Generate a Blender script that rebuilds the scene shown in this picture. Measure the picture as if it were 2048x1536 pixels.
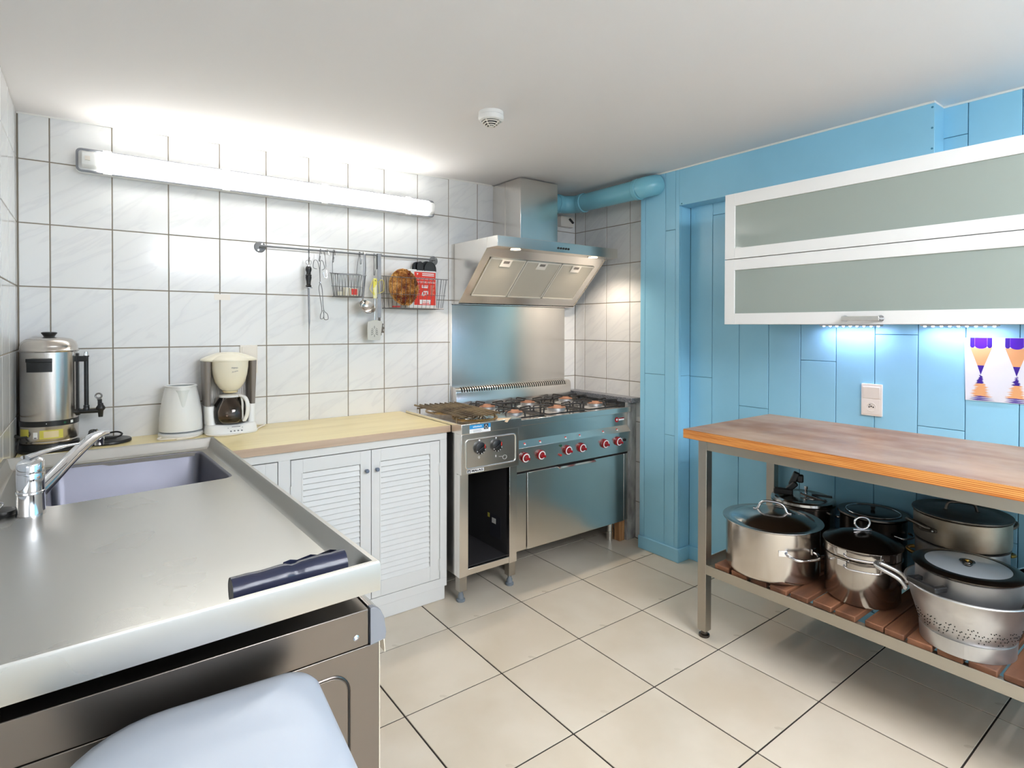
import bpy, bmesh, math, random
from mathutils import Vector, Matrix
random.seed(7)
for o in list(bpy.data.objects):
    bpy.data.objects.remove(o, do_unlink=True)
SC = bpy.context.scene
COL = SC.collection
PI = math.pi

# ------------------------------------------------------------------ camera
CAM_H = 1.3172
YAW, PITCH, ROLL = 0.6452, -0.0111, -0.0022
F_PX, CX, CY = 1136.6775, 1032.8181, 664.6583
cam_d = bpy.data.cameras.new('camera')
cam_d.sensor_fit = 'HORIZONTAL'
cam_d.sensor_width = 36.0
cam_d.lens = 36.0 * F_PX / 2048
cam_d.shift_x = (1024 - CX) / 2048
cam_d.shift_y = (CY - 768) / 2048
cam_d.clip_start = 0.02
cam = bpy.data.objects.new('camera', cam_d)
COL.objects.link(cam)
_f0 = Vector((math.sin(YAW), math.cos(YAW), 0)); _r0 = Vector((math.cos(YAW), -math.sin(YAW), 0))
_fw = _f0 * math.cos(PITCH) + Vector((0, 0, math.sin(PITCH)))
_u0 = Vector((0, 0, math.cos(PITCH))) - _f0 * math.sin(PITCH)
_r = _r0 * math.cos(ROLL) - _u0 * math.sin(ROLL)
_u = _r0 * math.sin(ROLL) + _u0 * math.cos(ROLL)
mw = Matrix((( _r.x, _u.x, -_fw.x, 0), (_r.y, _u.y, -_fw.y, 0), (_r.z, _u.z, -_fw.z, CAM_H), (0, 0, 0, 1)))
cam.matrix_world = mw
SC.camera = cam

# ------------------------------------------------------------------ world, daylight, exposure
world = bpy.data.worlds.new('daylight'); SC.world = world; world.use_nodes = True
bg = world.node_tree.nodes['Background']
bg.inputs[0].default_value = (0.72, 0.85, 1.0, 1); bg.inputs[1].default_value = 0.6
VS = SC.view_settings
VS.view_transform = 'Standard'; VS.look = 'None'; VS.gamma = 1.0; VS.use_curve_mapping = False
VS.exposure = 0.92
cy = SC.cycles
cy.max_bounces = 7; cy.diffuse_bounces = 5; cy.glossy_bounces = 4; cy.transmission_bounces = 5; cy.caustics_reflective = False; cy.caustics_refractive = False; cy.sample_clamp_indirect = 5.0

def light(name, typ, loc, energy, color, rot=(0, 0, 0), **kw):
    d = bpy.data.lights.new(name, typ); d.energy = energy; d.color = color
    for k, v in kw.items(): setattr(d, k, v)
    o = bpy.data.objects.new(name, d); COL.objects.link(o); o.location = loc; o.rotation_euler = rot
    return o
# daylight entering by the window in the wall behind the photographer
light('window_daylight', 'AREA', (1.15, -2.42, 1.35), 6, (0.82, 0.90, 1.0), (PI / 2, 0, 0), shape='RECTANGLE', size=2.3, size_y=1.35)

# ------------------------------------------------------------------ helpers
def lin(c): return tuple(((x / 255) / 12.92 if x / 255 <= 0.04045 else ((x / 255 + 0.055) / 1.055) ** 2.4) for x in c)

class M:
    def __init__(s): s.v = []; s.f = []
    def add(s, v, f):
        n = len(s.v); s.v += [tuple(p) for p in v]; s.f += [tuple(i + n for i in q) for q in f]; return s
    def box(s, x0, x1, y0, y1, z0, z1):
        return s.add([(x0, y0, z0), (x1, y0, z0), (x1, y1, z0), (x0, y1, z0), (x0, y0, z1), (x1, y0, z1), (x1, y1, z1), (x0, y1, z1)],
                     [(3, 2, 1, 0), (4, 5, 6, 7), (0, 1, 5, 4), (1, 2, 6, 5), (2, 3, 7, 6), (3, 0, 4, 7)])
    def obox(s, c, ax, h):      # centre, three axis vectors, half sizes
        a = [Vector(q) for q in ax]; c = Vector(c); vs = []
        for k in ((-1, -1, -1), (1, -1, -1), (1, 1, -1), (-1, 1, -1), (-1, -1, 1), (1, -1, 1), (1, 1, 1), (-1, 1, 1)):
            vs.append(c + a[0] * (k[0] * h[0]) + a[1] * (k[1] * h[1]) + a[2] * (k[2] * h[2]))
        return s.add(vs, [(3, 2, 1, 0), (4, 5, 6, 7), (0, 1, 5, 4), (1, 2, 6, 5), (2, 3, 7, 6), (3, 0, 4, 7)])
    def cyl(s, p0, p1, r0, r1=None, n=24, cap=True):
        r1 = r0 if r1 is None else r1
        p0 = Vector(p0); p1 = Vector(p1); d = (p1 - p0).normalized()
        a = d.cross(Vector((0, 0, 1)) if abs(d.z) < .9 else Vector((1, 0, 0))).normalized(); b = d.cross(a)
        vs = []
        for p, r in ((p0, r0), (p1, r1)):
            for i in range(n):
                t = 2 * PI * i / n; vs.append(p + a * (r * math.cos(t)) + b * (r * math.sin(t)))
        fs = [(i, (i + 1) % n, n + (i + 1) % n, n + i) for i in range(n)]
        if cap: fs += [tuple(range(n - 1, -1, -1)), tuple(range(n, 2 * n))]
        return s.add(vs, fs)
    def tube(s, pts, r, n=8, closed=False):
        P = [Vector(p) for p in pts]; N = len(P); R = r if isinstance(r, (list, tuple)) else [r] * N
        T = []
        for i in range(N):
            if closed: t = P[(i + 1) % N] - P[i - 1]
            else: t = P[min(i + 1, N - 1)] - P[max(i - 1, 0)]
            T.append(t.normalized())
        a = T[0].cross(Vector((0, 0, 1)) if abs(T[0].z) < .9 else Vector((1, 0, 0))).normalized()
        vs = []
        for i in range(N):
            a = (a - T[i] * a.dot(T[i])).normalized(); b = T[i].cross(a)
            for k in range(n):
                t = 2 * PI * k / n; vs.append(P[i] + a * (R[i] * math.cos(t)) + b * (R[i] * math.sin(t)))
        fs = []
        for i in range(N if closed else N - 1):
            j = (i + 1) % N
            fs += [(i * n + k, i * n + (k + 1) % n, j * n + (k + 1) % n, j * n + k) for k in range(n)]
        if not closed: fs += [tuple(range(n - 1, -1, -1)), tuple(range((N - 1) * n, N * n))]
        return s.add(vs, fs)
    def lathe(s, c, prof, n=40, arc=None, ax=None):     # prof (r, h) revolved about the axis through c
        c = Vector(c)
        A, B, D = ax if ax else (Vector((1, 0, 0)), Vector((0, 1, 0)), Vector((0, 0, 1)))
        a0, a1 = arc if arc else (0, 2 * PI); full = arc is None; K = n if full else n + 1
        vs = []
        for r, z in prof:
            r = max(r, 1e-5)
            for i in range(K):
                t = a0 + (a1 - a0) * i / n; vs.append(c + A * (r * math.cos(t)) + B * (r * math.sin(t)) + D * z)
        fs = []
        for j in range(len(prof) - 1):
            for i in range(n):
                i2 = (i + 1) % K; fs.append((j * K + i, j * K + i2, (j + 1) * K + i2, (j + 1) * K + i))
        return s.add(vs, fs)
    def prism(s, poly, axis, a0, a1):   # poly in the two other axes (x,y / x,z / y,z)
        n = len(poly); vs = []
        for a in (a0, a1):
            for p, q in poly: vs.append({'x': (a, p, q), 'y': (p, a, q), 'z': (p, q, a)}[axis])
        fs = [(i, (i + 1) % n, n + (i + 1) % n, n + i) for i in range(n)] + [tuple(range(n - 1, -1, -1)), tuple(range(n, 2 * n))]
        return s.add(vs, fs)
    def sphere(s, c, r, nu=20, nv=12):
        rx, ry, rz = r if isinstance(r, (tuple, list)) else (r, r, r); vs = []; fs = []
        for j in range(nv + 1):
            ph = PI * j / nv
            for i in range(nu):
                t = 2 * PI * i / nu; vs.append((c[0] + rx * math.sin(ph) * math.cos(t), c[1] + ry * math.sin(ph) * math.sin(t), c[2] + rz * math.cos(ph)))
        for j in range(nv):
            for i in range(nu): fs.append((j * nu + i, (j + 1) * nu + i, (j + 1) * nu + (i + 1) % nu, j * nu + (i + 1) % nu))
        return s.add(vs, fs)
    def loft(s, rings, cap=True):
        n = len(rings[0]); vs = [p for r in rings for p in r]; fs = []
        for j in range(len(rings) - 1):
            fs += [(j * n + i, j * n + (i + 1) % n, (j + 1) * n + (i + 1) % n, (j + 1) * n + i) for i in range(n)]
        if cap: fs += [tuple(range(n - 1, -1, -1)), tuple(range((len(rings) - 1) * n, len(rings) * n))]
        return s.add(vs, fs)

def rr(x0, x1, y0, y1, r, n=5):     # rounded rectangle polygon
    out = []
    for cx, cy, a in ((x1 - r, y1 - r, 0), (x0 + r, y1 - r, PI / 2), (x0 + r, y0 + r, PI), (x1 - r, y0 + r, 1.5 * PI)):
        for i in range(n + 1):
            t = a + PI / 2 * i / n; out.append((cx + r * math.cos(t), cy + r * math.sin(t)))
    return out

def arc_pts(c, r, a0, a1, n, u=(1, 0, 0), v=(0, 0, 1)):
    c = Vector(c); u = Vector(u); v = Vector(v)
    return [c + u * (r * math.cos(a0 + (a1 - a0) * i / n)) + v * (r * math.sin(a0 + (a1 - a0) * i / n)) for i in range(n + 1)]

def smooth_path(pts, k=6):          # Catmull-Rom through points
    P = [Vector(p) for p in pts]; out = []
    for i in range(len(P) - 1):
        p0 = P[max(i - 1, 0)]; p1 = P[i]; p2 = P[i + 1]; p3 = P[min(i + 2, len(P) - 1)]
        for j in range(k):
            t = j / k
            out.append(0.5 * ((2 * p1) + (p2 - p0) * t + (2 * p0 - 5 * p1 + 4 * p2 - p3) * t * t + (3 * p1 - p0 - 3 * p2 + p3) * t ** 3))
    return out + [P[-1]]

def wloc(o):
    v = Vector((0, 0, 0))
    while o is not None: v = v + o.location; o = o.parent
    return v

def mesh_from(name, m, origin, smooth=True, ang=38):
    me = bpy.data.meshes.new(name)
    o = Vector(origin)
    me.from_pydata([tuple(Vector(p) - o) for p in m.v], [], m.f)
    bm = bmesh.new(); bm.from_mesh(me)
    bmesh.ops.recalc_face_normals(bm, faces=bm.faces[:])
    bm.to_mesh(me); bm.free()
    if smooth:
        me.polygons.foreach_set('use_smooth', [True] * len(me.polygons))
        me.set_sharp_from_angle(angle=math.radians(ang))
    return me

def obj(name, m, mat, parent=None, loc=None, bevel=0, smooth=True, label=None, seg=2, ang=38):
    org = Vector(loc) if loc is not None else (wloc(parent) if parent else Vector((0, 0, 0)))
    me = mesh_from(name, m, org, smooth, ang)
    me.materials.append(MAT[mat])
    o = bpy.data.objects.new(name, me); COL.objects.link(o)
    if parent:
        o.parent = parent; o.location = org - wloc(parent)
    else: o.location = org
    if bevel:
        b = o.modifiers.new('bevel', 'BEVEL'); b.width = bevel; b.segments = seg; b.limit_method = 'ANGLE'; b.angle_limit = math.radians(40)
    if label: o['label'] = label
    return o

def thing(name, label, cat, loc, group=None):
    o = bpy.data.objects.new(name, None); COL.objects.link(o); o.location = loc; o.empty_display_size = .05
    o['label'] = label; o['category'] = cat
    if group: o['group'] = group
    return o
def tag(o, label, cat, group=None):
    o['label'] = label; o['category'] = cat
    if group: o['group'] = group
    return o
def struct(o): o['kind'] = 'structure'; return o
def dup(o, parent=None, offset=(0, 0, 0)):
    c = o.copy(); COL.objects.link(c)
    if parent is not None: c.parent = parent
    c.location = o.location + Vector(offset)
    return c
def text(name, body, size, mat, parent, origin, xdir, ydir, extrude=0.0004, width=None, bold=0):
    cu = bpy.data.curves.new(name, 'FONT'); cu.body = body; cu.size = size; cu.extrude = extrude; cu.align_x = 'CENTER'; cu.align_y = 'CENTER'; cu.offset = bold
    t = bpy.data.objects.new(name, cu); COL.objects.link(t)
    bpy.context.view_layer.update()
    dg = bpy.context.evaluated_depsgraph_get()
    me = bpy.data.meshes.new_from_object(t.evaluated_get(dg))
    bpy.data.objects.remove(t, do_unlink=True); bpy.data.curves.remove(cu)
    xd = Vector(xdir).normalized(); yd = Vector(ydir).normalized(); zd = xd.cross(yd)
    xs = [v.co.x for v in me.vertices]; sx = 1
    if width and xs: sx = width / (max(xs) - min(xs))
    base = wloc(parent) if parent else Vector((0, 0, 0)); og = Vector(origin)
    for v in me.vertices:
        v.co = og - base + xd * (v.co.x * sx) + yd * v.co.y + zd * v.co.z
    me.materials.clear(); me.materials.append(MAT[mat])
    o = bpy.data.objects.new(name, me); COL.objects.link(o); o.parent = parent
    return o

# ------------------------------------------------------------------ materials
MAT = {}
def mat(name, rgb, rough=0.5, metal=0.0, **kw):
    m = bpy.data.materials.new(name); m.use_nodes = True
    b = m.node_tree.nodes['Principled BSDF']
    b.inputs['Base Color'].default_value = (*lin(rgb), 1); b.inputs['Roughness'].default_value = rough; b.inputs['Metallic'].default_value = metal
    for k, v in kw.items(): b.inputs[k].default_value = v
    MAT[name] = m; return m
def nodes(m): return m.node_tree.nodes, m.node_tree.links, m.node_tree.nodes['Principled BSDF']
def noise_color(m, c1, c2, scale=8, detail=4, stretch=(1, 1, 1), lo=.35, hi=.65, coord='Object', dist=0, rand=False):
    n, l, b = nodes(m)
    tc = n.new('ShaderNodeTexCoord'); mp = n.new('ShaderNodeMapping'); mp.inputs['Scale'].default_value = stretch
    l.new(tc.outputs[coord], mp.inputs['Vector'])
    if rand:
        oi = n.new('ShaderNodeObjectInfo'); mu = n.new('ShaderNodeVectorMath'); mu.operation = 'SCALE'; mu.inputs[0].default_value = (37, 53, 71)
        l.new(oi.outputs['Random'], mu.inputs['Scale']); l.new(mu.outputs[0], mp.inputs['Location'])
    t = n.new('ShaderNodeTexNoise'); t.inputs['Scale'].default_value = scale; t.inputs['Detail'].default_value = detail; t.inputs['Distortion'].default_value = dist
    l.new(mp.outputs[0], t.inputs['Vector'])
    r = n.new('ShaderNodeValToRGB'); r.color_ramp.elements[0].position = lo; r.color_ramp.elements[1].position = hi
    r.color_ramp.elements[0].color = (*lin(c1), 1); r.color_ramp.elements[1].color = (*lin(c2), 1)
    l.new(t.outputs['Fac'], r.inputs[0]); l.new(r.outputs[0], b.inputs['Base Color'])
    return t, r, mp
def bump(m, scale, strength, stretch=(1, 1, 1), dist=0.001, detail=3):
    n, l, b = nodes(m)
    tc = n.new('ShaderNodeTexCoord'); mp = n.new('ShaderNodeMapping'); mp.inputs['Scale'].default_value = stretch
    l.new(tc.outputs['Object'], mp.inputs['Vector'])
    t = n.new('ShaderNodeTexNoise'); t.inputs['Scale'].default_value = scale; t.inputs['Detail'].default_value = detail
    l.new(mp.outputs[0], t.inputs['Vector'])
    bp = n.new('ShaderNodeBump'); bp.inputs['Strength'].default_value = strength; bp.inputs['Distance'].default_value = dist
    l.new(t.outputs['Fac'], bp.inputs['Height']); l.new(bp.outputs[0], b.inputs['Normal'])
def rough_noise(m, lo, hi, scale, stretch=(1, 1, 1)):
    n, l, b = nodes(m)
    tc = n.new('ShaderNodeTexCoord'); mp = n.new('ShaderNodeMapping'); mp.inputs['Scale'].default_value = stretch
    l.new(tc.outputs['Object'], mp.inputs['Vector'])
    t = n.new('ShaderNodeTexNoise'); t.inputs['Scale'].default_value = scale; t.inputs['Detail'].default_value = 3
    l.new(mp.outputs[0], t.inputs['Vector'])
    r = n.new('ShaderNodeMapRange'); r.inputs['From Min'].default_value = .3; r.inputs['From Max'].default_value = .7; r.inputs['To Min'].default_value = lo; r.inputs['To Max'].default_value = hi
    l.new(t.outputs['Fac'], r.inputs['Value']); l.new(r.outputs[0], b.inputs['Roughness'])
def emit(name, rgb, strength):
    m = mat(name, rgb, .5); b = nodes(m)[2]
    b.inputs['Emission Color'].default_value = (*lin(rgb), 1); b.inputs['Emission Strength'].default_value = strength
    return m

# walls
m = mat('tile_white', (236, 236, 236), .13)
n, l, b = nodes(m)
t, r, mp = noise_color(m, (231, 231, 230), (231, 231, 230), 7.0, 5, (1, 1, 1), .40, .60, 'Object', .6, True)
mp.vector_type = 'TEXTURE'; mp.inputs['Rotation'].default_value = (0, 0, math.radians(33)); mp.inputs['Scale'].default_value = (2.6, .55, 1)
e = r.color_ramp.elements.new(.5); e.color = (*lin((224, 224, 224)), 1)
e = r.color_ramp.elements.new(.47); e.color = (*lin((230, 230, 229)), 1); e = r.color_ramp.elements.new(.55); e.color = (*lin((229, 229, 229)), 1)
mat('grout_wall', (140, 130, 116), .9)
m = mat('floor_tile', (218, 209, 194), .3); noise_color(m, (213, 199, 178), (224, 212, 194), 3.2, 4, lo=.36, hi=.66, rand=True)
rough_noise(m, .26, .36, 6)
mat('grout_floor', (44, 36, 32), .9)
m = mat('ceiling_paint', (237, 233, 232), .85)
m = mat('blue_paint', (145, 203, 229), .30); noise_color(m, (143, 201, 227), (148, 206, 232), 3.5, 3, rand=True); 
mat('blue_gap', (58, 122, 150), .7)
m = mat('blue_pipe', (126, 192, 212), .16)
mat('white_paint', (226, 226, 224), .5)
mat('caulk_white', (235, 233, 228), .6)
mat('plaster_white', (222, 220, 214), .8)
# metals
def steel(name, rgb, rough, stretch, amt=.03, sc=40):
    m = mat(name, rgb, rough, 1.0); rough_noise(m, max(.03, rough - amt), rough + amt, 3.0); return m
steel('steel_x', (232, 228, 222), .22, (.04, 1, 1))       # brushed along x
steel('steel_z', (234, 230, 224), .21, (1, 1, .04))       # brushed along z
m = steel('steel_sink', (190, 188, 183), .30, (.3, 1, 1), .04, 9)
steel('steel_bowl', (120, 120, 130), .44, (.3, 1, 1), .05, 12)  # sink steel again, colour darkened to hold down lamp glare inside the bowl
steel('steel_dw', (128, 120, 113), .34, (.06, 1, 1))
steel('steel_frame', (176, 170, 160), .36, (1, 1, .2))
steel('steel_galv', (186, 180, 168), .42, (1, .2, 1))
mat('steel_pot', (206, 199, 192), .21, 1.0)
mat('steel_lid', (172, 166, 160), .16, 1.0)
mat('chrome', (225, 225, 228), .06, 1.0)
m = mat('aluminium', (205, 204, 204), .42, 1.0); noise_color(m, (190, 189, 190), (214, 213, 212), 7, 4)
m = mat('aluminium_worn', (178, 170, 158), .45, 1.0); noise_color(m, (158, 146, 128), (192, 186, 176), 6, 5)
m = mat('aluminium_dark', (104, 97, 90), .45, 1.0); noise_color(m, (84, 76, 68), (122, 114, 106), 8, 5)
mat('dark_steel', (92, 86, 82), .25, 1.0)
mat('brass', (176, 138, 70), .3, 1.0)
mat('iron_black', (28, 26, 27), .4)
m = mat('burner_cap', (164, 118, 92), .7); noise_color(m, (140, 96, 74), (176, 130, 102), 30, 4)
mat('zinc_wire', (138, 138, 140), .38, 1.0)
mat('rail_grey', (126, 128, 130), .45, .6)
mat('kettle_inside', (186, 194, 192), .3)
mat('table_under', (96, 72, 54), .7)
mat('filter_frame', (226, 222, 212), .35, .4)
mat('dark_wire', (96, 98, 100), .4, .7)
m = mat('grill_bar', (120, 100, 74), .4, .9); noise_color(m, (84, 68, 50), (150, 130, 98), 9, 3)
m = mat('hood_filter', (200, 194, 180), .45, .35)
# plastics and others
mat('black_plastic', (24, 24, 25), .35)
mat('black_gap', (6, 6, 6), .9)
mat('cavity', (50, 48, 50), .6)
mat('spatula_steel', (186, 182, 172), .5, .7)
mat('strip_steel', (150, 150, 152), .5, .8)
mat('grey_plastic', (132, 134, 140), .45)
mat('grey_rubber', (118, 126, 134), .6)
mat('blue_grey_knob', (112, 124, 142), .35)
mat('white_plastic', (232, 232, 230), .32)
mat('cool_white_plastic', (186, 193, 204), .30)
m = mat('cream_plastic', (236, 229, 208), .3)
mat('cream_stain', (222, 204, 160), .35)
mat('taupe_plastic', (128, 120, 113), .45)
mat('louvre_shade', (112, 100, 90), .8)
mat('ivory_plastic', (231, 224, 214), .4)
mat('red_knob', (150, 22, 30), .18)
mat('red_print', (226, 54, 34), .45)
mat('red_led', (190, 50, 40), .3)
mat('green_led', (20, 90, 60), .3)
mat('blue_print', (48, 146, 206), .45)
mat('dark_print', (44, 44, 52), .5)
mat('white_print', (240, 240, 240), .5)
mat('yellow_label', (206, 196, 84), .45)
m = mat('yellow_handle', (232, 224, 96), .4); noise_color(m, (240, 236, 190), (228, 218, 74), 28, 2, lo=.45, hi=.55)
mat('yellow_wire', (226, 216, 130), .4)
mat('cardboard', (214, 190, 160), .8)
m = mat('bin_bag', (40, 44, 66), .22); bump(m, 40, .35, (.3, 1, 1), .003)
m = mat('granite', (112, 116, 124), .3); noise_color(m, (76, 82, 92), (140, 142, 146), 160, 3)
m = mat('concrete', (150, 150, 148), .85); noise_color(m, (126, 124, 124), (184, 184, 180), 22, 6, (1, 1, .35)); bump(m, 40, .3, dist=.003)
m = mat('laminate_counter', (228, 210, 158), .33); noise_color(m, (218, 200, 146), (233, 217, 166), 14, 5, (.12, 1, 1)); 
m = mat('counter_edge', (198, 172, 146), .5); noise_color(m, (186, 160, 136), (206, 182, 158), 22, 5, (.08, 1, 1))
m = mat('table_top', (164, 130, 102), .40, **{'Specular IOR Level': .3}); noise_color(m, (146, 106, 78), (182, 150, 122), 7, 8, (1, .35, 1), .34, .66)
rough_noise(m, .3, .46, 9)
m = mat('ply_edge', (206, 132, 60), .45)
n, l, b = nodes(m)
tc = n.new('ShaderNodeTexCoord'); sp = n.new('ShaderNodeSeparateXYZ'); l.new(tc.outputs['Object'], sp.inputs[0])
mu = n.new('ShaderNodeMath'); mu.operation = 'MULTIPLY'; mu.inputs[1].default_value = 2 * PI / .0055; l.new(sp.outputs[2], mu.inputs[0])
sn = n.new('ShaderNodeMath'); sn.operation = 'SINE'; l.new(mu.outputs[0], sn.inputs[0])
tn = n.new('ShaderNodeTexNoise'); tn.inputs['Scale'].default_value = 12; mp = n.new('ShaderNodeMapping'); mp.inputs['Scale'].default_value = (.4, .4, 12); l.new(tc.outputs['Object'], mp.inputs[0]); l.new(mp.outputs[0], tn.inputs['Vector'])
ad = n.new('ShaderNodeMath'); ad.operation = 'MULTIPLY_ADD'; l.new(sn.outputs[0], ad.inputs[0]); ad.inputs[1].default_value = .28; l.new(tn.outputs['Fac'], ad.inputs[2])
rp = n.new('ShaderNodeValToRGB'); rp.color_ramp.elements[0].position = .3; rp.color_ramp.elements[1].position = .72
rp.color_ramp.elements[0].color = (*lin((178, 98, 34)), 1); rp.color_ramp.elements[1].color = (*lin((232, 166, 92)), 1)
l.new(ad.outputs[0], rp.inputs[0]); l.new(rp.outputs[0], b.inputs['Base Color'])
m = mat('slat_wood', (130, 84, 58), .6); noise_color(m, (92, 58, 40), (152, 102, 72), 9, 6, (.2, 1.4, 1.4), rand=True)
m = mat('block_wood', (176, 128, 84), .75); noise_color(m, (150, 104, 66), (192, 146, 100), 20, 5, (2, 2, .2))
m = mat('wicker', (186, 136, 72), .7); noise_color(m, (150, 100, 44), (212, 166, 96), 40, 3)
m = mat('seeds', (168, 112, 48), .6); t, r, mp = noise_color(m, (112, 24, 26), (214, 158, 84), 24, 6, lo=.36, hi=.62)
e = r.color_ramp.elements.new(.44); e.color = (*lin((142, 84, 32)), 1); e = r.color_ramp.elements.new(.52); e.color = (*lin((176, 112, 48)), 1)
m = mat('poster_white', (222, 224, 230), .3)
mat('poster_purple', (78, 26, 176), .35); mat('poster_violet', (58, 28, 140), .35); mat('poster_wood', (222, 164, 112), .4); mat('poster_line', (150, 110, 220), .4)
# glass
def thin_glass(name, tint, f0=.06, rough=.02):
    m = bpy.data.materials.new(name); m.use_nodes = True; MAT[name] = m
    n, l = m.node_tree.nodes, m.node_tree.links; n.clear()
    out = n.new('ShaderNodeOutputMaterial'); mx = n.new('ShaderNodeMixShader'); tr = n.new('ShaderNodeBsdfTransparent'); gl = n.new('ShaderNodeBsdfGlossy'); fr = n.new('ShaderNodeFresnel')
    tr.inputs[0].default_value = (*lin(tint), 1); gl.inputs['Roughness'].default_value = rough; fr.inputs['IOR'].default_value = 1.5
    l.new(fr.outputs[0], mx.inputs[0]); l.new(tr.outputs[0], mx.inputs[1]); l.new(gl.outputs[0], mx.inputs[2]); l.new(mx.outputs[0], out.inputs[0])
thin_glass('clear_glass', (244, 246, 246))
mat('lid_glass', (166, 174, 180), .06, 0, **{'Transmission Weight': .3})
mat('kettle_spout', (216, 218, 214), .35)
thin_glass('carafe_glass', (226, 218, 210))
m = mat('frosted_glass', (150, 160, 153), .045, 0, **{'Specular IOR Level': .9}); 
# lamps
emit('lamp_glow', (255, 255, 250), 6.3)
emit('fill_batten_glow', (244, 248, 255), 22)
emit('spot_glow', (255, 232, 196), 18)
emit('led_glow', (214, 226, 255), 26)
for k in ('spot_glow', 'led_glow'): MAT[k].cycles.emission_sampling = 'NONE'
# ================================================================== the room
XL, XR, YB, YF = -0.22, 2.72, 2.931, -2.6
def ceil_z(x): return min(2.143 + 0.0235 * (x + .22), 2.193)
g = M()
xs = [-.32 + (3.2) * i / 24 for i in range(25)]
vs = []; fs = []
for i, x in enumerate(xs):
    for y in (YF - .1, YB + .1): vs.append((x, y, ceil_z(x)))
nn = len(vs)
vs += [(x, y, 2.35) for (x, y, z) in vs]
for i in range(24):
    fs.append((2 * i, 2 * i + 1, 2 * i + 3, 2 * i + 2)); fs.append((nn + 2 * i, nn + 2 * i + 2, nn + 2 * i + 3, nn + 2 * i + 1))
    fs.append((2 * i, 2 * i + 2, nn + 2 * i + 2, nn + 2 * i)); fs.append((2 * i + 1, nn + 2 * i + 1, nn + 2 * i + 3, 2 * i + 3))
fs += [(0, nn, nn + 1, 1), (48, 49, nn + 49, nn + 48)]
g.add(vs, fs)
ceiling = struct(obj('ceiling', g, 'ceiling_paint'))

_tile_cache = {}
def tile_mesh(kind, w, h, t, mt, ch=.0016):
    key = (kind, round(w, 4), round(h, 4))
    if key not in _tile_cache:
        m = M(); a, b_ = w / 2, h / 2
        m.add([(-a, -b_, -t), (a, -b_, -t), (a, b_, -t), (-a, b_, -t), (-a, -b_, -ch), (a, -b_, -ch), (a, b_, -ch), (-a, b_, -ch),
               (-a + ch, -b_ + ch, 0), (a - ch, -b_ + ch, 0), (a - ch, b_ - ch, 0), (-a + ch, b_ - ch, 0)],
              [(3, 2, 1, 0), (0, 1, 5, 4), (1, 2, 6, 5), (2, 3, 7, 6), (3, 0, 4, 7), (4, 5, 9, 8), (5, 6, 10, 9), (6, 7, 11, 10), (7, 4, 8, 11), (8, 9, 10, 11)])
        me = mesh_from(kind, m, (0, 0, 0), False); me.materials.append(MAT[mt]); _tile_cache[key] = me
    return _tile_cache[key]
def place_tile(kind, parent, c, rot, w, h, t, mt, ch=.0016):
    o = bpy.data.objects.new(kind, tile_mesh(kind, w, h, t, mt, ch)); COL.objects.link(o)
    o.parent = parent; o.location = Vector(c) - wloc(parent); o.rotation_euler = rot
    return o
def spans(lines, lo, hi):
    L = [lo] + [q for q in sorted(lines) if lo + .004 < q < hi - .004] + [hi]
    return list(zip(L[:-1], L[1:]))

# floor with large beige tiles
floor = struct(obj('floor', M().box(XL - .1, XR + .1, YF - .1, YB + .1, -.12, -.0028), 'grout_floor'))
fx = [1.246 + .4 * i for i in range(-6, 8)]; fy = [2.144 - .4 * j for j in range(-4, 14)]
for x0, x1 in spans(fx, XL, XR):
    for y0, y1 in spans(fy, YF, YB):
        place_tile('floor_tile', floor, ((x0 + x1) / 2, (y0 + y1) / 2, random.uniform(-.0004, 0)), (0, 0, 0), x1 - x0 - .0058, y1 - y0 - .0058, .006, 'floor_tile', .0008)
# back wall with white marbled tiles
wall_back = struct(obj('wall_back', M().box(XL - .1, XR + .1, YB + .0022, YB + .12, -.1, 2.3), 'grout_wall'))
bx = [-.3241 + .2027 * i for i in range(0, 18)]; bz = [2.2133 - .2483 * j for j in range(0, 11)]
for x0, x1 in spans(bx, XL + .002, XR):
    for z0, z1 in spans(bz, 0, ceil_z(x0)):
        place_tile('wall_tile', wall_back, ((x0 + x1) / 2, YB, (z0 + z1) / 2), (PI / 2, 0, 0), x1 - x0 - .0042, z1 - z0 - .0042, .006, 'tile_white')
# left wall
wall_left = struct(obj('wall_left', M().box(XL - .12, XL - .0022, YF - .1, YB + .1, -.1, 2.3), 'grout_wall'))
ly = [2.83 - .2027 * i for i in range(0, 9)]
for y0, y1 in spans(ly, 1.2, YB):
    for z0, z1 in spans(bz, 0, ceil_z(XL)):
        place_tile('wall_tile', wall_left, (XL, (y0 + y1) / 2, (z0 + z1) / 2), (PI / 2, 0, PI / 2), y1 - y0 - .0042, z1 - z0 - .0042, .006, 'tile_white')
obj('plain_wall_face', M().box(XL - .01, XL, YF, 1.198, 0, ceil_z(XL)), 'plaster_white', wall_left)
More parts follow.
